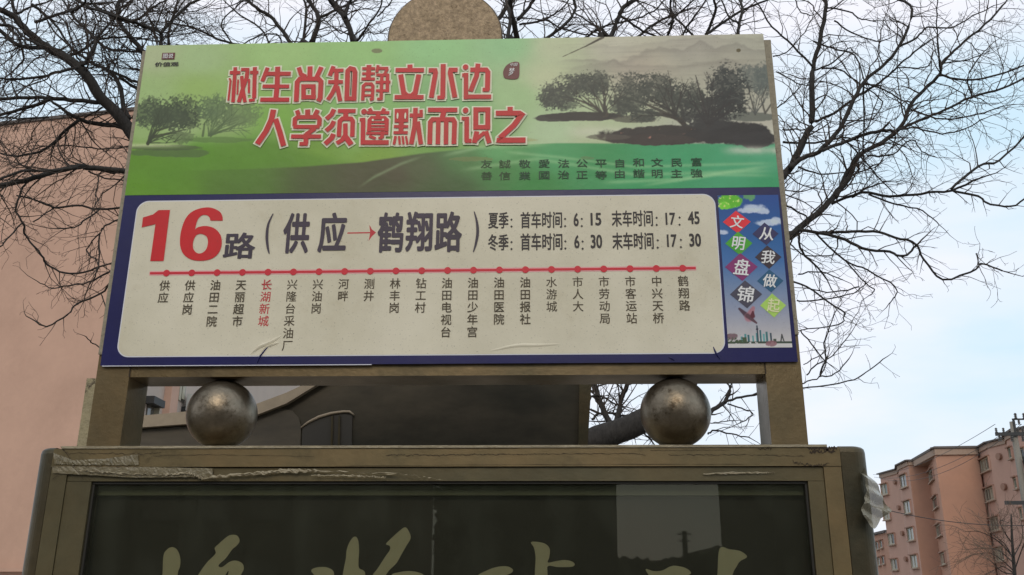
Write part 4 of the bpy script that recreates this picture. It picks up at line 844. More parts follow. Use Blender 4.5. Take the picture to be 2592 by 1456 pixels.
# ================================================================== TREES
class Tree:
    def __init__(s, name, label, trunk_pts, radii):
        s.root = thing(name, label, 'tree', 'bare trees behind the bus stop'); s.tw = Tubes(); s.count = 0
        t = Tubes(); t.add(trunk_pts, radii, 14); t.build('trunk', M['bark'], s.root)
def smooth3(pts, n=4):
    out = []; L_ = len(pts)
    for i in range(L_-1):
        p0, p1, p2, p3 = pts[max(i-1, 0)], pts[i], pts[i+1], pts[min(i+2, L_-1)]
        for j in range(n):
            t = j/n; out.append(.5*((2*p1)+(-p0+p2)*t+(2*p0-5*p1+4*p2-p3)*t*t+(-p0+3*p1-3*p2+p3)*t**3))
    out.append(pts[-1]); return out
def rv(): return Vector((random.gauss(0, 1), random.gauss(0, 1), random.gauss(0, 1))).normalized()
def grow(tb, p, d, ln_, r, lvl):
    seg = max(3, int(ln_/ (0.07 if lvl < 2 else .05))); seg = min(seg, 14); st = ln_/seg
    pts = [p.copy()]; rad = [r]; d = d.normalized(); bend = rv()*.06
    nodes = []
    for i in range(seg):
        d = (d + rv()*(.15+.06*lvl) + bend).normalized(); d.y *= .9
        if i and random.random() < .32: d = (d+rv()*.6).normalized()
        p = p + d*st; pts.append(p.copy()); rad.append(max(r*(1-.72*(i+1)/seg), .0015)); nodes.append((p.copy(), d.copy(), rad[-1]))
    tb.add(pts, rad, 5 if lvl == 0 else (4 if lvl == 1 else 3))
    if lvl >= 3 or ln_ < .10: return
    side = random.choice((-1, 1)); ax = rv()
    for i, (q, dq, rq) in enumerate(nodes):
        if i < 1 and lvl > 0: continue
        if random.random() < (.80 if lvl < 2 else .7):
            side = -side; ax = (ax+rv()*.6).normalized(); perp = dq.cross(ax)
            if perp.length < .1: continue
            perp.normalize(); an = random.uniform(.45, 1.0)
            nd = dq*math.cos(an) + perp*side*math.sin(an)
            rem = 1-.55*(i+1)/len(nodes)
            grow(tb, q, nd, ln_*random.uniform(.3, .62)*rem, max(rq*.62, .0014), lvl+1)
def limb(tree, cf, pts, w0, w1, Y, dY=0.0, dens=1.0, tw_len=.9, twigs=True, pre=None, tiptw=True):
    """pts from the photograph's crop, widths in photograph pixels; Y distance of the limb, dY drift along it"""
    n = len(pts); P3 = []
    for i, p in enumerate(pts):
        P3.append(at(*cf(*p), Y + dY*i/(n-1) + random.uniform(-.05, .05)))
    if pre: P3 = [Vector(q) for q in pre] + P3
    sm = smooth3(P3, 4); m_ = len(sm)
    for i in range(1, m_-1): sm[i] += rv()*.006
    k = (Y-CAM.y)/F_PX/math.cos(PITCH)
    rad = [max(.5*k*(w0+(w1-w0)*i/(m_-1)), .0018) for i in range(m_)]
    t = Tubes(); t.add(sm, rad, 8 if w0 > 8 else 6); t.build('limb', M['bark'], tree.root)
    if twigs:
        L_ = 0; nxt = random.uniform(.02, .1)
        for i in range(1, m_):
            L_ += (sm[i]-sm[i-1]).length
            while L_ > nxt:
                nxt += random.uniform(.026, .075)/dens
                d = (sm[i]-sm[i-1]).normalized(); ax = rv(); perp = d.cross(ax)
                if perp.length < .2: continue
                perp.normalize(); an = random.uniform(.5, 1.2); nd = d*math.cos(an)+perp*math.sin(an); nd.y *= .7
                grow(tree.tw, sm[i], nd, tw_len*random.uniform(.25, 1.0), max(.0028, min(rad[i]*.5, .008)), 1)
        if tiptw: grow(tree.tw, sm[-1], sm[-1]-sm[-2], tw_len*.8, rad[-1]*.9, 1)
random.seed(21)
YA, YB = 5.6, 5.0
fa = at(1090, 905, YA)
tA = Tree('bare_tree', 'bare tree with heavy limbs fanning left of the sign and over its top', [Vector((at(1060,1300,YA).x, YA, 0)), Vector((at(1070,1200,YA).x, YA, .9)), at(1080,1050,YA), fa], [.17,.14,.13,.12])
fb = at(1800, 985, YB)
bT = [Vector((at(1330,1300,YB).x, YB+.1, 0)), Vector((at(1370,1200,YB).x, YB+.1, 1.0)), at(*b2(1500,620), YB), at(*b2(1650,570), YB), at(*b2(1860,500), YB), at(*b2(2000,440), YB), at(*b3(60,280), YB), at(*b3(150,100), YB)]
tB = Tree('bare_tree', 'bare tree leaning out behind the right ball, branches spread across the right sky', smooth3(bT, 3), [.13]*4+[.12]*4+[.10]*4+[.095]*4+[.09]*4+[.08, .07])
kb_ = at(*b3(150,100), YB)
# ---- left tree
def A(cf, p, a, b, Y, dY, dens=1.0, **k): limb(tA, cf, p, a*(1.15 if a < 12 else 1.0), b*1.2, Y, dY, dens=dens*(.55 if cf is c4 else .58), **k)
A(c1, [(1150,1200),(985,1000),(850,830),(720,690),(600,510),(450,400),(330,340),(200,230),(110,130),(0,70),(-120,20)], 42, 11, YA, -.6, pre=[fa, at(700, 640, YA)], dens=.7)
A(c1, [(930,860),(900,790),(860,600),(760,500),(640,440),(500,330)], 15, 6, YA-.1, .4, dens=1.4)
A(c1, [(600,480),(650,400),(690,290),(540,130),(500,70),(440,-20)], 11, 4, YA-.35, .3, dens=1.5)
A(c1, [(690,290),(800,275),(920,270),(1060,285)], 6, 4, YA-.2, .2, dens=1.6)
A(c1, [(1160,520),(1060,400),(950,270),(880,180),(850,60),(890,-40)], 15, 9, YA+.2, .3, pre=[fa], dens=1.1)
A(c1, [(350,350),(230,345),(120,320),(0,220),(-80,150)], 12, 9, YA-.5, -.3, dens=1.3)
A(c1, [(560,490),(400,530),(300,560),(100,575),(0,565),(-90,520)], 8, 4, YA-.4, -.2, dens=1.2)
A(c1, [(730,740),(560,730),(370,710),(280,710),(0,715),(-100,720)], 11, 7, YA-.1, .4, dens=1.0)
A(c1, [(370,720),(200,780),(0,835),(-100,870)], 9, 6, YA, .2, dens=.9)
A(c1, [(370,730),(480,810),(570,860),(700,900),(880,920),(1050,1000)], 6, 13, YA, .2, dens=1.1)
A(c1, [(570,870),(440,980),(330,1080),(130,1130),(0,1110)], 8, 4, YA, .3, dens=1.2)
A(c1, [(740,780),(640,840),(440,980)], 5, 3, YA+.1, .1, dens=1.0)
A(c1, [(1100,1240),(930,1240),(700,1220),(560,1210),(400,1240),(250,1290),(0,1350),(-90,1380)], 17, 10, YA-.5, -.3, pre=[fa, at(650, 560, YA-.3)], dens=1.1)
A(c1, [(560,1215),(350,1240),(150,1240),(0,1300)], 8, 5, YA-.7, -.2, dens=1.1)
A(c1, [(640,1240),(760,1290),(900,1310)], 4, 3, YA-.6, .1, dens=1.3)
A(c1, [(350,850),(180,860),(0,850)], 5, 3, YA-.2, .2, dens=1.4)
A(c1, [(930,1060),(760,1080),(560,1060),(340,1060),(160,1110)], 4, 2, YA+.1, .2, dens=1.4)
A(c4, [(200,20),(150,100),(115,240),(170,330),(190,430),(300,560),(340,630),(470,690),(600,685),(710,650),(850,600)], 5, 4, YA-.6, .3, dens=1.2, tw_len=.5)
A(c4, [(120,130),(260,160),(400,215),(560,200),(720,230),(920,212)], 4, 5, YA-.6, .3, dens=1.1, tw_len=.5)
A(c4, [(240,320),(400,215)], 3, 3, YA-.6, .1, dens=1, tw_len=.4)
A(c4, [(720,230),(600,320),(540,360),(420,370)], 4, 3, YA-.5, -.1, dens=1.6, tw_len=.45)
A(c4, [(900,290),(760,350),(725,400),(630,520),(700,600)], 4, 3, YA-.4, -.1, dens=1.6, tw_len=.45)
A(c4, [(725,400),(718,520),(710,650),(680,730)], 4, 3, YA-.4, -.1, dens=1.6, tw_len=.45)
A(c4, [(860,640),(780,690),(640,760),(490,780),(380,800),(270,750)], 5, 2, YA-.4, .1, dens=1.3, tw_len=.35)
A(c4, [(850,700),(800,760),(730,840),(560,910),(490,990),(340,1075),(250,1035)], 5, 3, YA-.4, -.1, dens=.9, tw_len=.35)
A(c4, [(730,840),(770,950),(790,1000)], 3, 2, YA-.4, -.1, dens=.9, tw_len=.25)
A(c4, [(160,330),(80,420),(0,500)], 4, 3, YA-.6, -.1, dens=.8, tw_len=.4)
A(c4, [(720,1230),(660,1190),(620,1150)], 3, 2, YA-.4, -.1, dens=.5, tw_len=.15)
for p in (((0,180),(90,190),(170,260),(330,340)), ((450,410),(620,350),(840,110),(900,0)), ((700,60),(900,130),(1130,240)), ((250,160),(470,90),(600,40),(750,20)), ((560,0),(660,60),(900,140),(1000,170),(1160,235)),
          ((0,120),(60,200),(140,280),(170,420),(110,500)), ((520,90),(600,30),(640,-30)), ((800,130),(980,150),(1100,60),(1200,0)), ((230,30),(330,110),(420,200),(500,330),(580,440)), ((90,-20),(110,100),(200,60),(330,20)), ((860,560),(980,640),(1040,720)), ((760,500),(900,560),(1000,600),(1080,610)), ((700,300),(780,350),(870,370),(1040,380))):
    A(c1, p, 8, 4, YA+random.uniform(-.8, .8), random.uniform(-.4, .4), dens=1.3)
# ---- branches over the top edge, left part
for p, a, b in (([(1160,420),(1160,330),(1158,235),(1000,170),(830,120),(700,60),(640,-30)], 9, 5), ([(1158,240),(1230,170),(1370,30),(1520,-30)], 8, 6), ([(1220,330),(1230,200),(1270,80),(1290,-30)], 7, 4),
                ([(2230,470),(2260,330),(2310,130),(2230,0),(2200,-60)], 19, 8), ([(2310,125),(2450,70),(2600,-10)], 8, 4), ([(2600,420),(2560,310),(2500,120),(2400,0),(2380,-60)], 17, 9),
                ([(2180,400),(2120,330),(1980,140),(1860,60),(1760,-20)], 11, 7), ([(2190,330),(2220,60),(2180,-30)], 7, 5), ([(1960,330),(1880,200),(1700,80),(1600,-20)], 5, 3), ([(1750,330),(1600,290),(1480,240),(1370,190),(1230,170)], 6, 4),
                ([(1700,330),(1600,180),(1700,60),(1800,-20)], 4, 3), ([(2050,330),(2000,250),(1880,260),(1750,330)], 4, 3)):
    A(c1, p, a, b, YA+random.uniform(-.5, .9), random.uniform(-.4, .4), dens=1.15, tw_len=.7, pre=[fa] if a > 15 else None)
for p, a, b in (([(180,460),(130,320),(70,130),(0,60),(-60,-20)], 17, 9), ([(70,130),(90,30),(130,-30)], 9, 6), ([(130,330),(215,210),(320,60),(330,-20)], 6, 3), ([(300,120),(380,40),(420,-20)], 4, 3), ([(215,200),(280,250),(380,200)], 3, 2)):
    A(c2, p, a, b, YA+random.uniform(-.3, .6), random.uniform(-.3, .3), dens=.9, tw_len=.5, pre=[fa] if a > 15 else None)
# ---- right tree, over the top edge
def B(cf, p, a, b, Y, dY, dens=1.0, **k): limb(tB, cf, p, a*(1.25 if a < 12 else 1.08), b*1.35, Y, dY, dens=dens*.66, **k)
for p, a, b in (([(1335,450),(1318,300),(1290,180),(1262,50),(1275,-40)], 16, 10), ([(1150,150),(1190,120),(1245,40),(1280,-40)], 11, 8), ([(1320,140),(1400,50),(1450,-20)], 9, 6), ([(1330,180),(1460,160),(1560,120),(1640,60),(1700,-20)], 5, 3),
                ([(1480,350),(1510,290),(1620,210),(1730,90),(1715,-30)], 8, 6), ([(1950,420),(1990,280),(2050,120),(2100,40),(2240,-30)], 16, 8), ([(2060,110),(2150,180),(2250,235),(2340,275)], 6, 4), ([(1980,285),(1930,220),(1850,170),(1730,90)], 5, 3),
                ([(1240,320),(1262,180),(1255,60)], 10, 6), ([(1790,290),(1870,230),(1990,180),(2140,150),(2300,80),(2400,-20)], 5, 3), ([(1500,130),(1600,190),(1720,230),(1880,260)], 4, 3), ([(2150,300),(2300,180),(2420,120),(2576,60)], 6, 4), ([(2400,280),(2440,150),(2420,20),(2450,-30)], 6, 4), ([(2500,290),(2540,200),(2620,90)], 6, 4)):
    B(c2, p, a, b, YB+random.uniform(-.3, .8), random.uniform(-.4, .4), dens=1.15, tw_len=.65, pre=[kb_] if a > 15 else None)
for p, a, b in (([(250,300),(300,200),(340,60),(320,-20)], 7, 5), ([(270,250),(350,200),(520,80),(620,40),(760,-20)], 7, 4), ([(505,260),(515,160),(540,60),(500,-20)], 8, 5), ([(505,170),(440,120),(380,-20)], 5, 3), ([(180,260),(90,170),(0,90)], 5, 3), ([(0,180),(80,90),(180,0)], 5, 3)):
    B(c3, p, a, b, YB+random.uniform(-.2, .6), random.uniform(-.3, .3), dens=1.1, tw_len=.5)
# ---- right tree, main fan
hub = at(*c3(760, 1400), YB)
B(c3, [(760,1400),(830,1280),(900,1190),(980,1010),(1040,880),(1040,600),(1050,490),(1100,280),(1140,40),(1110,-40)], 21, 7, YB, .3, dens=.8, pre=[kb_], tw_len=.8)
B(c3, [(880,1215),(980,1140),(1090,1100),(1240,930),(1350,700),(1420,590),(1560,470),(1670,340),(1770,70),(1650,-10)], 11, 5, YB, .4, dens=1.0, tw_len=.8)
B(c3, [(1090,1095),(1250,1040),(1380,990),(1550,945),(1660,945),(1830,870),(2000,800),(2200,700),(2420,640),(2600,560)], 8, 4, YB, .2, dens=1.1, tw_len=.8)
B(c6, [(800,500),(870,425),(940,375),(1110,230),(1200,130),(1310,0)], 19, 11, YB, .3, dens=.8, pre=[kb_], tw_len=.7)
B(c3, [(1210,1431),(1300,1250),(1390,1120),(1550,1030),(1700,900),(1740,780),(1850,650),(1970,535),(1980,460),(2110,330),(2290,180),(2420,40)], 11, 4, YB+.3, .4, dens=1.0, tw_len=.8)
for p, a, b in (([(1970,540),(2150,580),(2400,540),(2620,455)], 5, 3), ([(1060,880),(1200,820),(1380,690),(1530,600),(1640,500),(1780,380),(1900,290)], 6, 3), ([(1050,490),(900,330),(750,190),(640,20)], 5, 3), ([(1060,510),(1200,450),(1300,350),(1350,380)], 4, 2),
                ([(1110,500),(1230,500),(1400,620),(1550,740),(1480,860)], 4, 2), ([(1410,590),(1415,800),(1412,1100)], 4, 3), ([(1970,540),(1960,380),(1945,170),(1950,-20)], 4, 2), ([(1670,340),(1800,270),(1880,200),(2040,200),(2200,120),(2360,40)], 5, 2),
                ([(1440,1130),(1620,1120),(1760,1010),(1840,1100),(1930,1135)], 4, 2), ([(1660,945),(1800,930),(1980,970),(2150,930),(2290,860)], 4, 2), ([(1740,780),(1900,850),(2080,860),(2280,820),(2430,770)], 4, 2), ([(2050,1370),(2240,1210),(2400,1160),(2600,970)], 6, 4),
                ([(940,1210),(1100,1260),(1300,1250)], 4, 2), ([(830,940),(960,940),(1100,960)], 4, 2), ([(830,1030),(1000,1040),(1260,1000),(1380,1020)], 5, 3), ([(760,410),(850,380),(960,270),(1040,140)], 3, 2), ([(780,520),(930,600),(1040,620)], 3, 2),
                ([(790,780),(900,690),(960,620)], 3, 2), ([(920,0),(960,90),(1040,110)], 3, 2), ([(1140,60),(1300,80),(1400,140),(1520,150)], 4, 2), ([(1050,300),(1180,350),(1350,400),(1420,590)], 4, 3), ([(1200,150),(1330,240),(1510,300),(1600,280)], 4, 2), ([(1650,490),(1850,490),(1900,450)], 3, 2),
                ([(1250,990),(1390,1130),(1520,1280),(1640,1400)], 4, 2), ([(1430,600),(1620,680),(1760,780)], 4, 2), ([(2200,700),(2170,560),(2240,430),(2320,340)], 4, 2), ([(1990,460),(2180,430),(2290,390)], 3, 2), ([(1330,1431),(1420,1370),(1530,1330)], 4, 3)):
    B(c3, p, a, b, YB+random.uniform(-.3, .8), random.uniform(-.3, .3), dens=.95, tw_len=.55)
for p, a, b in (([(1180,190),(1400,110),(1600,140),(1830,115),(2050,90),(2240,10)], 6, 4), ([(940,380),(1230,430),(1400,510),(1600,540),(1700,570),(1800,490)], 7, 4), ([(1090,400),(1280,392),(1480,392),(1640,430),(1800,485),(1850,590),(1990,740),(2230,660),(2270,625),(2420,675)], 6, 3),
                ([(1060,395),(1280,600),(1440,670),(1640,785),(1640,860),(1600,910)], 4, 2), ([(940,400),(970,540),(1080,650),(1150,740)], 5, 3), ([(900,750),(1000,790),(1250,960),(1270,1000),(1230,1070),(960,1105)], 4, 2), ([(1280,600),(1400,740),(1490,810),(1460,850)], 3, 2),
                ([(850,200),(930,240),(1000,300),(900,420)], 4, 3), ([(880,480),(990,560),(1200,560)], 3, 2), ([(1450,120),(1650,190),(1840,240),(1960,340)], 4, 2), ([(2230,550),(2250,640)], 3, 2), ([(2050,90),(2240,130),(2300,180),(2480,210),(2600,130)], 5, 3), ([(930,890),(1060,890),(1300,850),(1420,780)], 3, 2),
                ([(1100,1431),(1140,1300),(1130,1200),(1180,1050)], 4, 2), ([(1000,1431),(1080,1350),(1190,1290),(1280,1180)], 3, 2), ([(960,1110),(1030,1200),(1150,1340)], 3, 2), ([(940,700),(1100,680),(1260,740)], 3, 2), ([(1380,790),(1200,830),(1000,800)], 3, 2)):
    B(c6, p, a, b, YB+random.uniform(-.2, .5), random.uniform(-.2, .2), dens=1.0, tw_len=.42)
for p, a, b in (([(840,200),(890,180),(1000,135),(1050,0)], 3, 2), ([(840,205),(930,212),(1180,170),(1300,110),(1412,25)], 3, 2), ([(890,60),(1000,0)], 2, 2), ([(990,140),(1100,120),(1190,20)], 3, 2)):
    B(b3, p, a, b, YB, .1, dens=.5, tw_len=.2)
# ---- seen through the gap
for cf, p, a, b in ((b2, [(1830,500),(1760,350),(1710,210),(1680,100)], 13, 10), (b2, [(1840,480),(1880,300),(1920,200),(1960,80)], 11, 8), (b3, [(200,470),(295,360),(370,310),(410,210),(440,100)], 9, 7), (b3, [(370,310),(480,275),(600,250),(700,215)], 5, 4), (b3, [(390,320),(460,345),(540,370),(545,400),(470,445)], 3, 2),
                    (b3, [(260,520),(310,495),(450,525),(540,545)], 4, 2), (b3, [(250,445),(330,440),(420,430)], 2, 2), (b2, [(1690,420),(1750,380),(1900,400),(2000,440)], 5, 4), (b2, [(1660,300),(1720,260),(1840,320)], 4, 3), (b2, [(1900,560),(2000,500),(2080,560)], 3, 3), (b2, [(1650,500),(1700,530),(1760,520)], 3, 2)):
    B(cf, p, a, b, YB+.1, .2, dens=3.6 if cf is b2 else .9, tw_len=.34)
for t in (tA, tB):
    o = t.tw.build('twigs', M['twig'], t.root, smooth=False); o['kind'] = 'stuff'
    print('twig faces', len(t.tw.f))

# ================================================================== LEFT BUILDING (pink gable) and its long side
WL = thing('apartment_block', 'tall blank pink gable wall behind the left side of the sign', 'building')
p0, p1 = at(*dd(-500, 306), 15.4), at(*dd(357, 277), 14.0)
zr = p1.z; d_ = (p1-p0); d_.z = 0; dn = d_.normalized()
def vwall(name, a, b, z0, z1, m, parent, th=.25):
    n = Vector((-(b-a).y, (b-a).x, 0)).normalized()*th
    bm = new_bm(); prism(bm, [(a.x, a.y, z0), (b.x, b.y, z0), (b.x, b.y, z1), (a.x, a.y, z1)], n); return fin(bm, name, m, parent)
vwall('gable_wall', Vector((p0.x, p0.y, 0)), Vector((p1.x, p1.y, 0)), 0, zr, M['pink_wall'], WL)
vwall('coping', Vector((p0.x, p0.y-.04, 0)), Vector((p1.x+.04, p1.y-.04, 0)), zr+.001, zr+.07, M['coping'], WL, .33)
e = at(*dd(430, 985), 24); q1 = Vector((p1.x+6.5, 34, 0))
lg = at(*dd(30, 1431), 14.6).z
vwall('ledge', Vector((p0.x, p0.y-.06, 0)), Vector((p1.x-.3, p1.y-.06, 0)), lg-.06, lg, M['pink_wall'], WL, .055)
A0 = Vector((p1.x+.02, p1.y+.27, 0)); q1 = at(800, 1000, 30.0); q1.z = 0
sw = vwall('side_wall', q1, A0, 0, zr-.1, M['white_wall'], WL, -.25)
u_ = (q1-A0).normalized(); nrm = Vector((u_.y, -u_.x, 0))
def on_wall(px, py):            # ray onto the side wall's outer face
    d = ray(px*S, py*S); t = (A0-CAM).dot(nrm)/d.dot(nrm); return CAM+d*t
def wall_box(name, m, parent, x0, y0, x1, y1, out0, out1):
    a, b = on_wall(x0, y1), on_wall(x1, y0); bm = new_bm()
    pts = [Vector((a.x, a.y, a.z)), Vector((b.x, b.y, a.z)), Vector((b.x, b.y, b.z)), Vector((a.x, a.y, b.z))]
    prism(bm, [p+nrm*out0 for p in pts], nrm*(out1-out0)); return fin(bm, name, m, parent)
wn = wall_box('window', M['pane'], WL, 366, 1016, 386, 1046, .005, .03)
wall_box('window_frame', M['frame'], wn, 386, 1012, 389, 1046, .0, .12); wall_box('window_frame', M['dark'], wn, 362, 1010, 392, 1014, .0, .2)
wn = wall_box('window', M['pane'], WL, 446, 930, 470, 1006, .005, .03); wall_box('window_frame', M['frame'], wn, 443, 930, 447, 1008, 0, .1)
wall_box('window_frame', M['frame'], wn, 457, 930, 459, 1006, .03, .06)
wall_box('wall_pilaster', M['pink_wall'], WL, 405, 930, 440, 1060, 0, .15)
ac = thing('air_conditioner', 'small grey air conditioner hung on the pale wall, seen left of the left ball', 'air conditioner')
wall_box('casing', M['ac'], ac, 455, 1000, 476, 1032, .1, .7)
for k_ in range(6): wall_box('grille_bar', M['dark'], ac, 457, 1003+k_*5, 475, 1004.5+k_*5, .7, .72)
wall_box('bracket', M['dark'], ac, 455, 1033, 476, 1035, .0, .7)

# ================================================================== RIGHT APARTMENT BLOCKS
HR = 15.6
RB = thing('apartment_block', 'salmon five storey apartment block with stepped bays at the lower right', 'building')
def plan(cx, cy): p = atz(*rb(cx, cy), HR); return Vector((p.x, p.y, 0))
def planz(cx, cy, z): p = atz(*rb(cx, cy), z); return Vector((p.x, p.y, 0))
# roof outline corners read from left to right
R_ = [plan(245,640), plan(388,600), plan(393,570), plan(470,532), plan(622,528), planz(690,488,HR-.68), planz(1032,483,HR-.68), plan(1034,432), plan(1110,388), plan(1255,352), plan(1258,325), plan(1320,290), plan(1700,190)]
segs = [('brick_pink2',0,1),('brick_pink2',1,2),('brick_pink2',2,3),('brick_pink',3,4),('brick_pink',4,5),('brick_pink',5,6),('brick_pink2',6,7),('brick_pink2',7,8),('brick_pink2',8,9),('brick_pink2',9,10),('brick_pink2',10,11),('brick_pink2',11,12)]
def face_pts(a, b, px, py):
    n = Vector(((b-a).y, -(b-a).x, 0)).normalized(); d = ray(*rb(px, py)); t = (a-CAM).dot(n)/d.dot(n); return CAM+d*t, n
for i, (mk, a, b) in enumerate(segs):
    p, q = R_[a], R_[b]
    bm = new_bm(); v = [bm.verts.new(x) for x in ((p.x,p.y,0),(q.x,q.y,0),(q.x,q.y,HR),(p.x,p.y,HR))]; bm.faces.new(v)
    fin(bm, 'wall', M[mk], RB)
    L_ = (q-p).length
    if L_ > 1.0:
        dv = (q-p).normalized(); n = Vector((dv.y, -dv.x, 0))
        bm = new_bm(); a0 = p-dv*.2; b0 = q+dv*.2
        prism(bm, [a0+Vector((0,0,HR+.003)), b0+Vector((0,0,HR+.003)), b0+n*.35+Vector((0,0,HR+.003)), a0+n*.35+Vector((0,0,HR+.003))], Vector((0,0,.14)))
        fin(bm, 'coping', M['coping'], RB)
        bm = new_bm(); prism(bm, [p+n*.01+Vector((0,0,HR-.45)), q+n*.01+Vector((0,0,HR-.45)), q+n*.01+Vector((0,0,HR-.02)), p+n*.01+Vector((0,0,HR-.02))], n*.12)
        fin(bm, 'parapet_band', M['cornice'], RB)
ev = [plan(512,527), plan(682,430), plan(1030,425), R_[6].copy(), R_[5].copy(), R_[4].copy()]
bm = new_bm(); prism(bm, [Vector((p.x, p.y, HR-.62)) for p in ev], Vector((0, 0, .60))); fin(bm, 'eave', M['cornice'], RB)
bm = new_bm(); prism(bm, [Vector((p.x, p.y, HR-.018)) for p in ev[:3]]+[Vector((p.x, p.y+.5, HR-.018)) for p in (ev[2], ev[1], ev[0])], Vector((0, 0, .24))); fin(bm, 'coping', M['coping'], RB)
bk = [Vector((R_[-1].x+5, R_[-1].y+14, 0)), Vector((R_[0].x+8, R_[0].y+16, 0))]
poly = [r.copy() for r in R_]+bk
bm = new_bm(); bm.faces.new([bm.verts.new((p.x, p.y, HR-.05)) for p in poly]); fin(bm, 'roof', M['coping'], RB)
for a, b in ((R_[-1], bk[0]), (bk[0], bk[1]), (bk[1], R_[0])):
    bm = new_bm(); v = [bm.verts.new(x) for x in ((a.x,a.y,0),(b.x,b.y,0),(b.x,b.y,HR),(a.x,a.y,HR))]; bm.faces.new(v); fin(bm, 'wall', M['brick_pink2'], RB)
PANES = [M['pane'], mat('curtained_pane', (0.30, 0.26, 0.20, 1), 0.25), mat('dim_pane', (0.05, 0.048, 0.045, 1), 0.15), mat('green_pane', (0.14, 0.15, 0.12, 1), 0.2)]
def window(a, b, x0, y0, x1, y1, panes=2, parent=RB):
    c0, n = face_pts(a, b, x0, (y0+y1)/2); c1_, _ = face_pts(a, b, x1, (y0+y1)/2); t_, _ = face_pts(a, b, (x0+x1)/2, y0); l_, _ = face_pts(a, b, (x0+x1)/2, y1)
    dv = (c1_-c0); dv.z = 0; W_ = dv.length; dv.normalize(); z0, z1 = l_.z, t_.z
    if n.dot(CAM-c0) < 0: n = -n
    o3 = Vector((c0.x, c0.y, 0))
    def bx(name, m, par, u0, u1, za, zb2, d0, d1):
        bm = new_bm(); pts = [o3+dv*u0+Vector((0,0,za)), o3+dv*u1+Vector((0,0,za)), o3+dv*u1+Vector((0,0,zb2)), o3+dv*u0+Vector((0,0,zb2))]
        prism(bm, [p+n*d0 for p in pts], n*(d1-d0)); return fin(bm, name, m, par)
    wd = bx('window', M['reveal'], parent, 0, W_, z0, z1, .004, .02)
    bx('pane', random.choice(PANES), wd, .02*W_, .49*W_, z0+.03, z1-.03, .021, .04); bx('pane', random.choice(PANES), wd, .5*W_, .98*W_, z0+.03, z1-.03, .021, .04)
    for k_ in range(panes+1):
        u = .04*W_+(.92*W_)*k_/panes; bx('mullion', M['frame'], wd, u-.04, u+.04, z0+.05, z1-.05, .041, .09)
    for za, zb2 in ((z0+.02, z0+.12), (z1-.12, z1-.02)): bx('rail', M['frame'], wd, .03*W_, .97*W_, za, zb2, .0415, .085)
    bx('sill', M['cornice'], wd, -.1, W_+.1, z0-.12, z0-.01, .0, .28); bx('lintel', M['reveal'], wd, -.05, W_+.05, z1+.005, z1+.12, 0, .34)
    for u0, u1 in ((-.09,-.005),(W_+.005, W_+.09)): bx('jamb', M['brick_pink2'], wd, u0, u1, z0, z1, 0, .16)
for k_, (x, y) in enumerate(((262,715),(280,920-5),(318,1115),(342,1318))): window(R_[0], R_[1], x, y, x+52, y+88)
for k_, (x, y) in enumerate(((415,640),(445,850),(473,1065),(502,1285))): window(R_[2], R_[3], x, y, x+54, y+105)
for k_, (x, y) in enumerate(((645,600),(680,815),(708,1038),(742,1265))): window(R_[4], R_[5], x, y, x+38, y+100, 1)
for k_, (x, y) in enumerate(((1060,505),(1098,740),(1140,980),(1180,1222))): window(R_[7], R_[8], x, y, x+74, y+112, 3)
for k_, (x, y) in enumerate(((1288,420),(1332,660),(1378,905),(1424,1150))): window(R_[10], R_[11], x, y, x+26, y+95, 1)
for k_, (x, y) in enumerate(((1350,430),(1392,655),(1440,900),(1480,1130))): window(R_[11], R_[12], x, y, x+70, y+95, 2)
def disc_on(a, b, px, py, r=.32):
    c_, n = face_pts(a, b, px, py)
    if n.dot(CAM-c_) < 0: n = -n
    dv = n.cross(Vector((0,0,1))); bm = new_bm()
    prism(bm, [c_+n*.02+dv*(r*math.cos(2*math.pi*i/12))+Vector((0,0,r*math.sin(2*math.pi*i/12))) for i in range(12)], n*.25); fin(bm, 'vent_hood', M['reveal'], RB)
for x, y in ((1212,495),(1252,738)): disc_on(R_[8], R_[9], x, y)
for x, y in ((374,700),(404,905),(434,1112),(462,1318)):
    c_, n = face_pts(R_[0], R_[1], x, y); disc_on(R_[0], R_[1], x, y, .28)
# lower block further left
LB = thing('apartment_block', 'lower salmon block with small paired windows between the cabinet and the tall apartments', 'building')
HL = 9.2
def plan2(cx, cy): p = atz(*rb(cx, cy), HL); return Vector((p.x, p.y, 0))
Q_ = [plan2(100,1150), plan2(302,1102), plan2(330,1100)]
for i in range(2):
    p, q = Q_[i], Q_[i+1]
    bm = new_bm(); v = [bm.verts.new(x) for x in ((p.x,p.y,0),(q.x,q.y,0),(q.x,q.y,HL),(p.x,p.y,HL))]; bm.faces.new(v); fin(bm, 'wall', M['brick_pink'], LB)
    dv = (q-p).normalized(); n = Vector((dv.y, -dv.x, 0)); bm = new_bm()
    prism(bm, [p+Vector((0,0,HL+.003)), q+Vector((0,0,HL+.003)), q+n*.35+Vector((0,0,HL+.003)), p+n*.35+Vector((0,0,HL+.003))], Vector((0,0,.25))); fin(bm, 'coping', M['coping'], LB)
bm = new_bm(); bm.faces.new([bm.verts.new((p.x, p.y, HL-.04)) for p in Q_+[Q_[2]+Vector((0,15,0)), Q_[0]+Vector((0,15,0))]]); fin(bm, 'roof', M['coping'], LB)
for (x, y) in ((220,1180),(252,1168),(234,1306),(268,1296)): window(Q_[0], Q_[1], x, y, x+20, y+62, 1, LB)

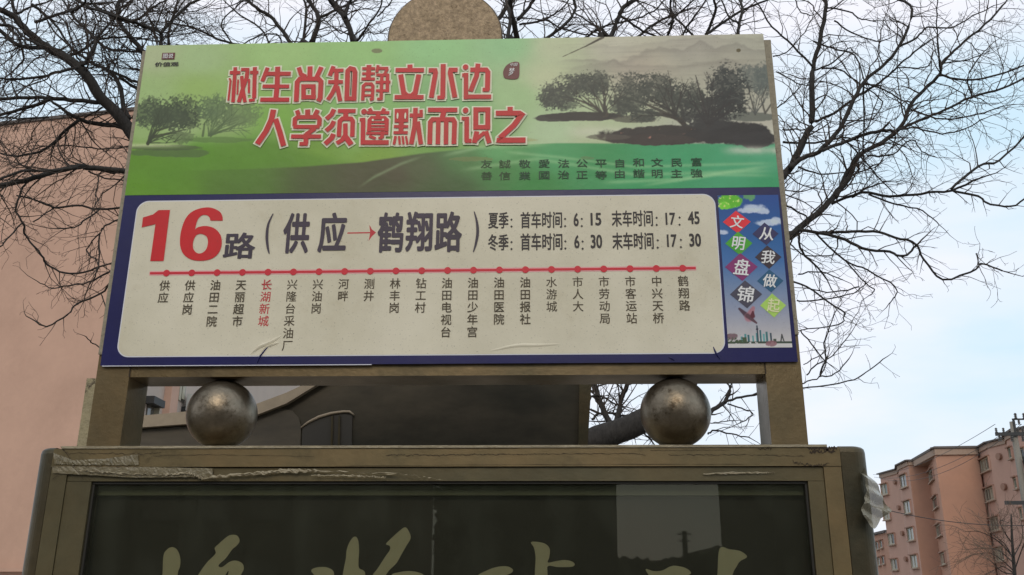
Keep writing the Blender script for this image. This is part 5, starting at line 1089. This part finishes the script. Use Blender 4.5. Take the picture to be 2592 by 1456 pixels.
# ================================================================== UTILITY POLE, WIRES, SMALL TREE
YU = 38.0
up_ = thing('utility_pole', 'utility pole with crossarm and black insulators at the right edge in front of the apartments', 'utility pole')
def uq(x, y, Y=YU): return at(*rb(x, y), Y)
tb = Tubes(); tp = uq(1308, 215); tb.add([Vector((tp.x, YU, 0)), Vector((tp.x, YU, 5)), tp], [.17, .14, .11], 12); tb.build('pole', M['concrete'], up_)
cr = uq(1150, 248)
box('crossarm', M['dark'], up_, cr.x, tp.x*2-cr.x, YU-.2, YU-.11, tp.z-.62, tp.z-.48, .01)
box('crossarm', M['dark'], up_, tp.x-.9, tp.x+1.5, YU-.2, YU-.11, tp.z-3.45, tp.z-3.3, .01)
def insulator(x, z, s_=1.0, dn_=1):
    bm = new_bm()
    for k_ in range(3):
        bmesh.ops.create_cone(bm, cap_ends=True, segments=10, radius1=.10*s_, radius2=.05*s_, depth=.09*s_, matrix=Matrix.Translation((x, YU-.155, z+dn_*(.06+.11*k_)*s_)))
    fin(bm, 'insulator', M['insul'], up_)
zc_ = tp.z-.48
for x in (cr.x+.05, cr.x+.35, cr.x+.95, tp.x+.3, tp.x+.8): insulator(x, zc_, .6, 1)
for x in (cr.x+.15, cr.x+.65, cr.x+1.1, tp.x+.5): insulator(x, zc_-.14, .7, -1)
box('top_bracket', M['dark'], up_, tp.x-.05, tp.x+1.3, YU-.18, YU-.1, tp.z+.05, tp.z+.11, .005)
for x in (tp.x+.1, tp.x+.45, tp.x+.8, tp.x+1.15): insulator(x, tp.z+.11, .7, 1); insulator(x+.1, tp.z+.05, .6, -1)
box('brace', M['dark'], up_, tp.x-.04, tp.x+.04, YU-.16, YU-.1, tp.z-.6, tp.z+.05, .004)
box('transformer', M['dark'], up_, tp.x+.1, tp.x+1.0, YU-.6, YU-.13, tp.z-2.4, tp.z-1.5, .04)
def wire(name, a, b, sag, r, label):
    t = Tubes(); t.add([a.lerp(b, i/20)+Vector((0, 0, -sag*4*(i/20)*(1-i/20))) for i in range(21)], [r]*21, 5)
    tag(t.build(name, M['dark']), label, 'power line')
wire('power_line', Vector((cr.x+.05, YU-.155, zc_+.35)), uq(190, 640, 75), .5, .012, 'highest of the thin wires running left from the pole crossarm over the apartment roofs')
wire('power_line', Vector((cr.x+.95, YU-.155, zc_+.35)), uq(200, 660, 72), .8, .012, 'second wire from the pole, just under the highest one over the roofs')
wire('power_line', Vector((tp.x+.3, YU-.155, zc_+.35)), uq(240, 668, 70), 1.0, .012, 'lowest of the wires that meet above the apartment roof ridge')
wire('telephone_cable', uq(150, 885, 34), uq(1500, 1045, 34), .25, .016, 'dark cable sagging across the middle of the salmon apartment block')
# small bare tree in front of the apartments
random.seed(5)
tC = Tree('bare_tree', 'small bare tree low in front of the apartments in the lower right corner', smooth3([Vector((uq(1330,1447,30).x, 30, 0)), uq(1345,1600,30), uq(1310,1200,30), uq(1300,960,30)], 3), [.09,.085,.08,.07,.06,.05,.04,.035,.03,.02])
tC.root['group'] = 'bare trees'
for p in (((1325,1420),(1230,1330),(1120,1270),(960,1290)), ((1320,1350),(1200,1250),(1100,1235),(940,1240)), ((1310,1300),(1200,1180),(1050,1100),(920,1100)), ((1310,1200),(1240,1090),(1210,1010),(1290,1030)), ((1320,1330),(1250,1200),(1150,1120),(1130,1060)), ((1330,1400),(1400,1200),(1440,1100)), ((1330,1440),(1230,1420),(1130,1330),(1060,1280)),
          ((1340,1447),(1240,1380),(1180,1400),(1090,1440)), ((1320,1300),(1390,1150),(1380,1000))):
    P3 = [uq(x, y, 30+random.uniform(-.8, .8)) for x, y in p]; sm = smooth3(P3, 4); t = Tubes(); t.add(sm, [.022-.016*i/(len(sm)-1) for i in range(len(sm))], 5); t.build('limb', M['bark'], tC.root)
    for i in range(1, len(sm)):
        for _ in range(1):
            d = (sm[i]-sm[i-1]).normalized(); nd = (d+rv()*.8).normalized(); a = random.uniform(.5, 1.7); q = sm[i]; pts = [q]
            for s_ in range(4): nd = (nd+rv()*.25).normalized(); q = q+nd*a/4; pts.append(q)
            tC.tw.add(pts, [.008,.007,.006,.005,.004], 3)
            for s_ in (1, 2, 3):
                n2 = (nd+rv()*.9).normalized(); tC.tw.add([pts[s_], pts[s_]+n2*a*.25, pts[s_]+(n2+rv()*.2)*a*.45], [.006,.005,.004], 3)
M['twig_brown'] = mat('brown_twig', (0.13, 0.09, 0.065, 1), 0.9)
o = tC.tw.build('twigs', M['twig_brown'], tC.root, smooth=False); o['kind'] = 'stuff'

# ================================================================== ACROSS THE ROAD (seen only as reflections in the glass and steel)
def mir(px, py, D): v = at(px, py, YG+D); return Vector((v.x, YG-D, v.z))
def rbox(name, label, cat, pxl, pxr, D, H, depth, m, group=None):
    a, b = mir(pxl, 1300, D if pxl < 1300 else D+depth), mir(pxr, 1300, D if pxr > 1300 else D+depth)
    r = thing(name, label, cat, group)
    box('wall', m, r, a.x, b.x, YG-D-depth, YG-D, 0, H)
    box('roof', M['coping'], r, a.x-.3, b.x+.3, YG-D-depth-.3, YG-D+.3, H+.002, H+.3)
    return r
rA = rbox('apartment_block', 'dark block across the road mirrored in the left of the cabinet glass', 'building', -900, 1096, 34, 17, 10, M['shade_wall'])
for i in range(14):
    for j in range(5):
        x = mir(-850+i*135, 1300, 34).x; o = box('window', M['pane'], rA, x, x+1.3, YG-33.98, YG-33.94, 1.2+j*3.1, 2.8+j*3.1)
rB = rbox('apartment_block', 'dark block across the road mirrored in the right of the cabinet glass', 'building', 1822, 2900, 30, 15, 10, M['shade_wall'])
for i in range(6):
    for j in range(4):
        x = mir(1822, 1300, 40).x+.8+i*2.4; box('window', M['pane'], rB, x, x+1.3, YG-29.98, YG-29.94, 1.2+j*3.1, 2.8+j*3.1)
hd = Tubes()
hv = []; hf = []; random.seed(3); n = 90
for i in range(n+1):
    px = 1100+i*9; yy = np.interp(px, [1100,1540,1600,1700,1760,1840,1910], [1330,1400,1416,1415,1400,1380,1372])
    p = mir(px, yy, 60); hv += [(p.x, p.y+random.uniform(-.5,.5), 0), (p.x, p.y+random.uniform(-.3,.3), p.z+random.uniform(-.25,.25)), (p.x, p.y-4, p.z+random.uniform(-.2,.2)), (p.x, p.y-5, 0)]
for i in range(n):
    for k_ in range(3): a = i*4+k_; hf.append((a, a+1, a+5, a+4))
o = link_mesh('tree_line', hv, hf, M['hedge']); tag(o, 'dark far tree line beyond the road, mirrored low in the cabinet glass', 'tree line', kind='stuff')
rp_ = thing('utility_pole', 'thin utility pole with two crossarms mirrored in the right part of the cabinet glass', 'utility pole')
a = mir(1732, 1345, 40); t = Tubes(); t.add([Vector((a.x, a.y, 0)), a], [.16, .11], 8); t.build('pole', M['dark'], rp_)
for yy, hw in ((1352, 18), (1370, 16)):
    z = mir(1732, yy, 40).z; l, r = mir(1732-hw, yy, 40).x, mir(1732+hw, yy, 40).x; box('crossarm', M['dark'], rp_, l, r, a.y-.06, a.y+.06, z-.03, z+.03)
tD = thing('roadside_tree', 'dark thick trunk mirrored as an upright band in the cabinet glass', 'tree')
a, b = mir(1490, 1300, 7), mir(1562, 1300, 7); cxm = (a.x+b.x)/2; rm = abs(b.x-a.x)/2
random.seed(9); t = Tubes(); t.add([Vector((cxm+random.uniform(-.01,.01), YG-7, z)) for z in (.13, 1, 2, 3, 4, 5.2)], [rm*1.25, rm*1.03, rm, rm*.97, rm*.92, rm*.8], 12); t.build('trunk', M['bark'], tD)
tE = Tubes()
for k_ in range(9):
    grow(tE, Vector((cxm, YG-7, 4.2+.12*k_)), Vector((random.uniform(-1, 1), random.uniform(-.6, .3), random.uniform(.3, .9))), random.uniform(1.6, 3.0), .05, 0)
o = tE.build('twigs', M['twig'], tD); o['kind'] = 'stuff'
# bushy evergreen between
bt = thing('roadside_tree', 'dense dark tree across the road mirrored in the middle of the cabinet glass', 'tree')
cb = mir(1310, 1330, 22); v = []; f = []
for i in range(16000):
    d = rv(); r_ = random.uniform(.55, 1)**.5; c = Vector((cb.x, cb.y, 3.6))+Vector((d.x*2.0, d.y*1.8, d.z*3.2))*r_; a = rv()*.26; b = rv()*.26; k_ = len(v)
    v += [c, c+a, c+a*.5+b]; f.append((k_, k_+1, k_+2))
o = link_mesh('crown', v, f, M['hedge'], bt); o['kind'] = 'stuff'
t = Tubes(); t.add([Vector((cb.x, cb.y, 0)), Vector((cb.x, cb.y, 4))], [.2, .12], 8); t.build('trunk', M['bark'], bt)
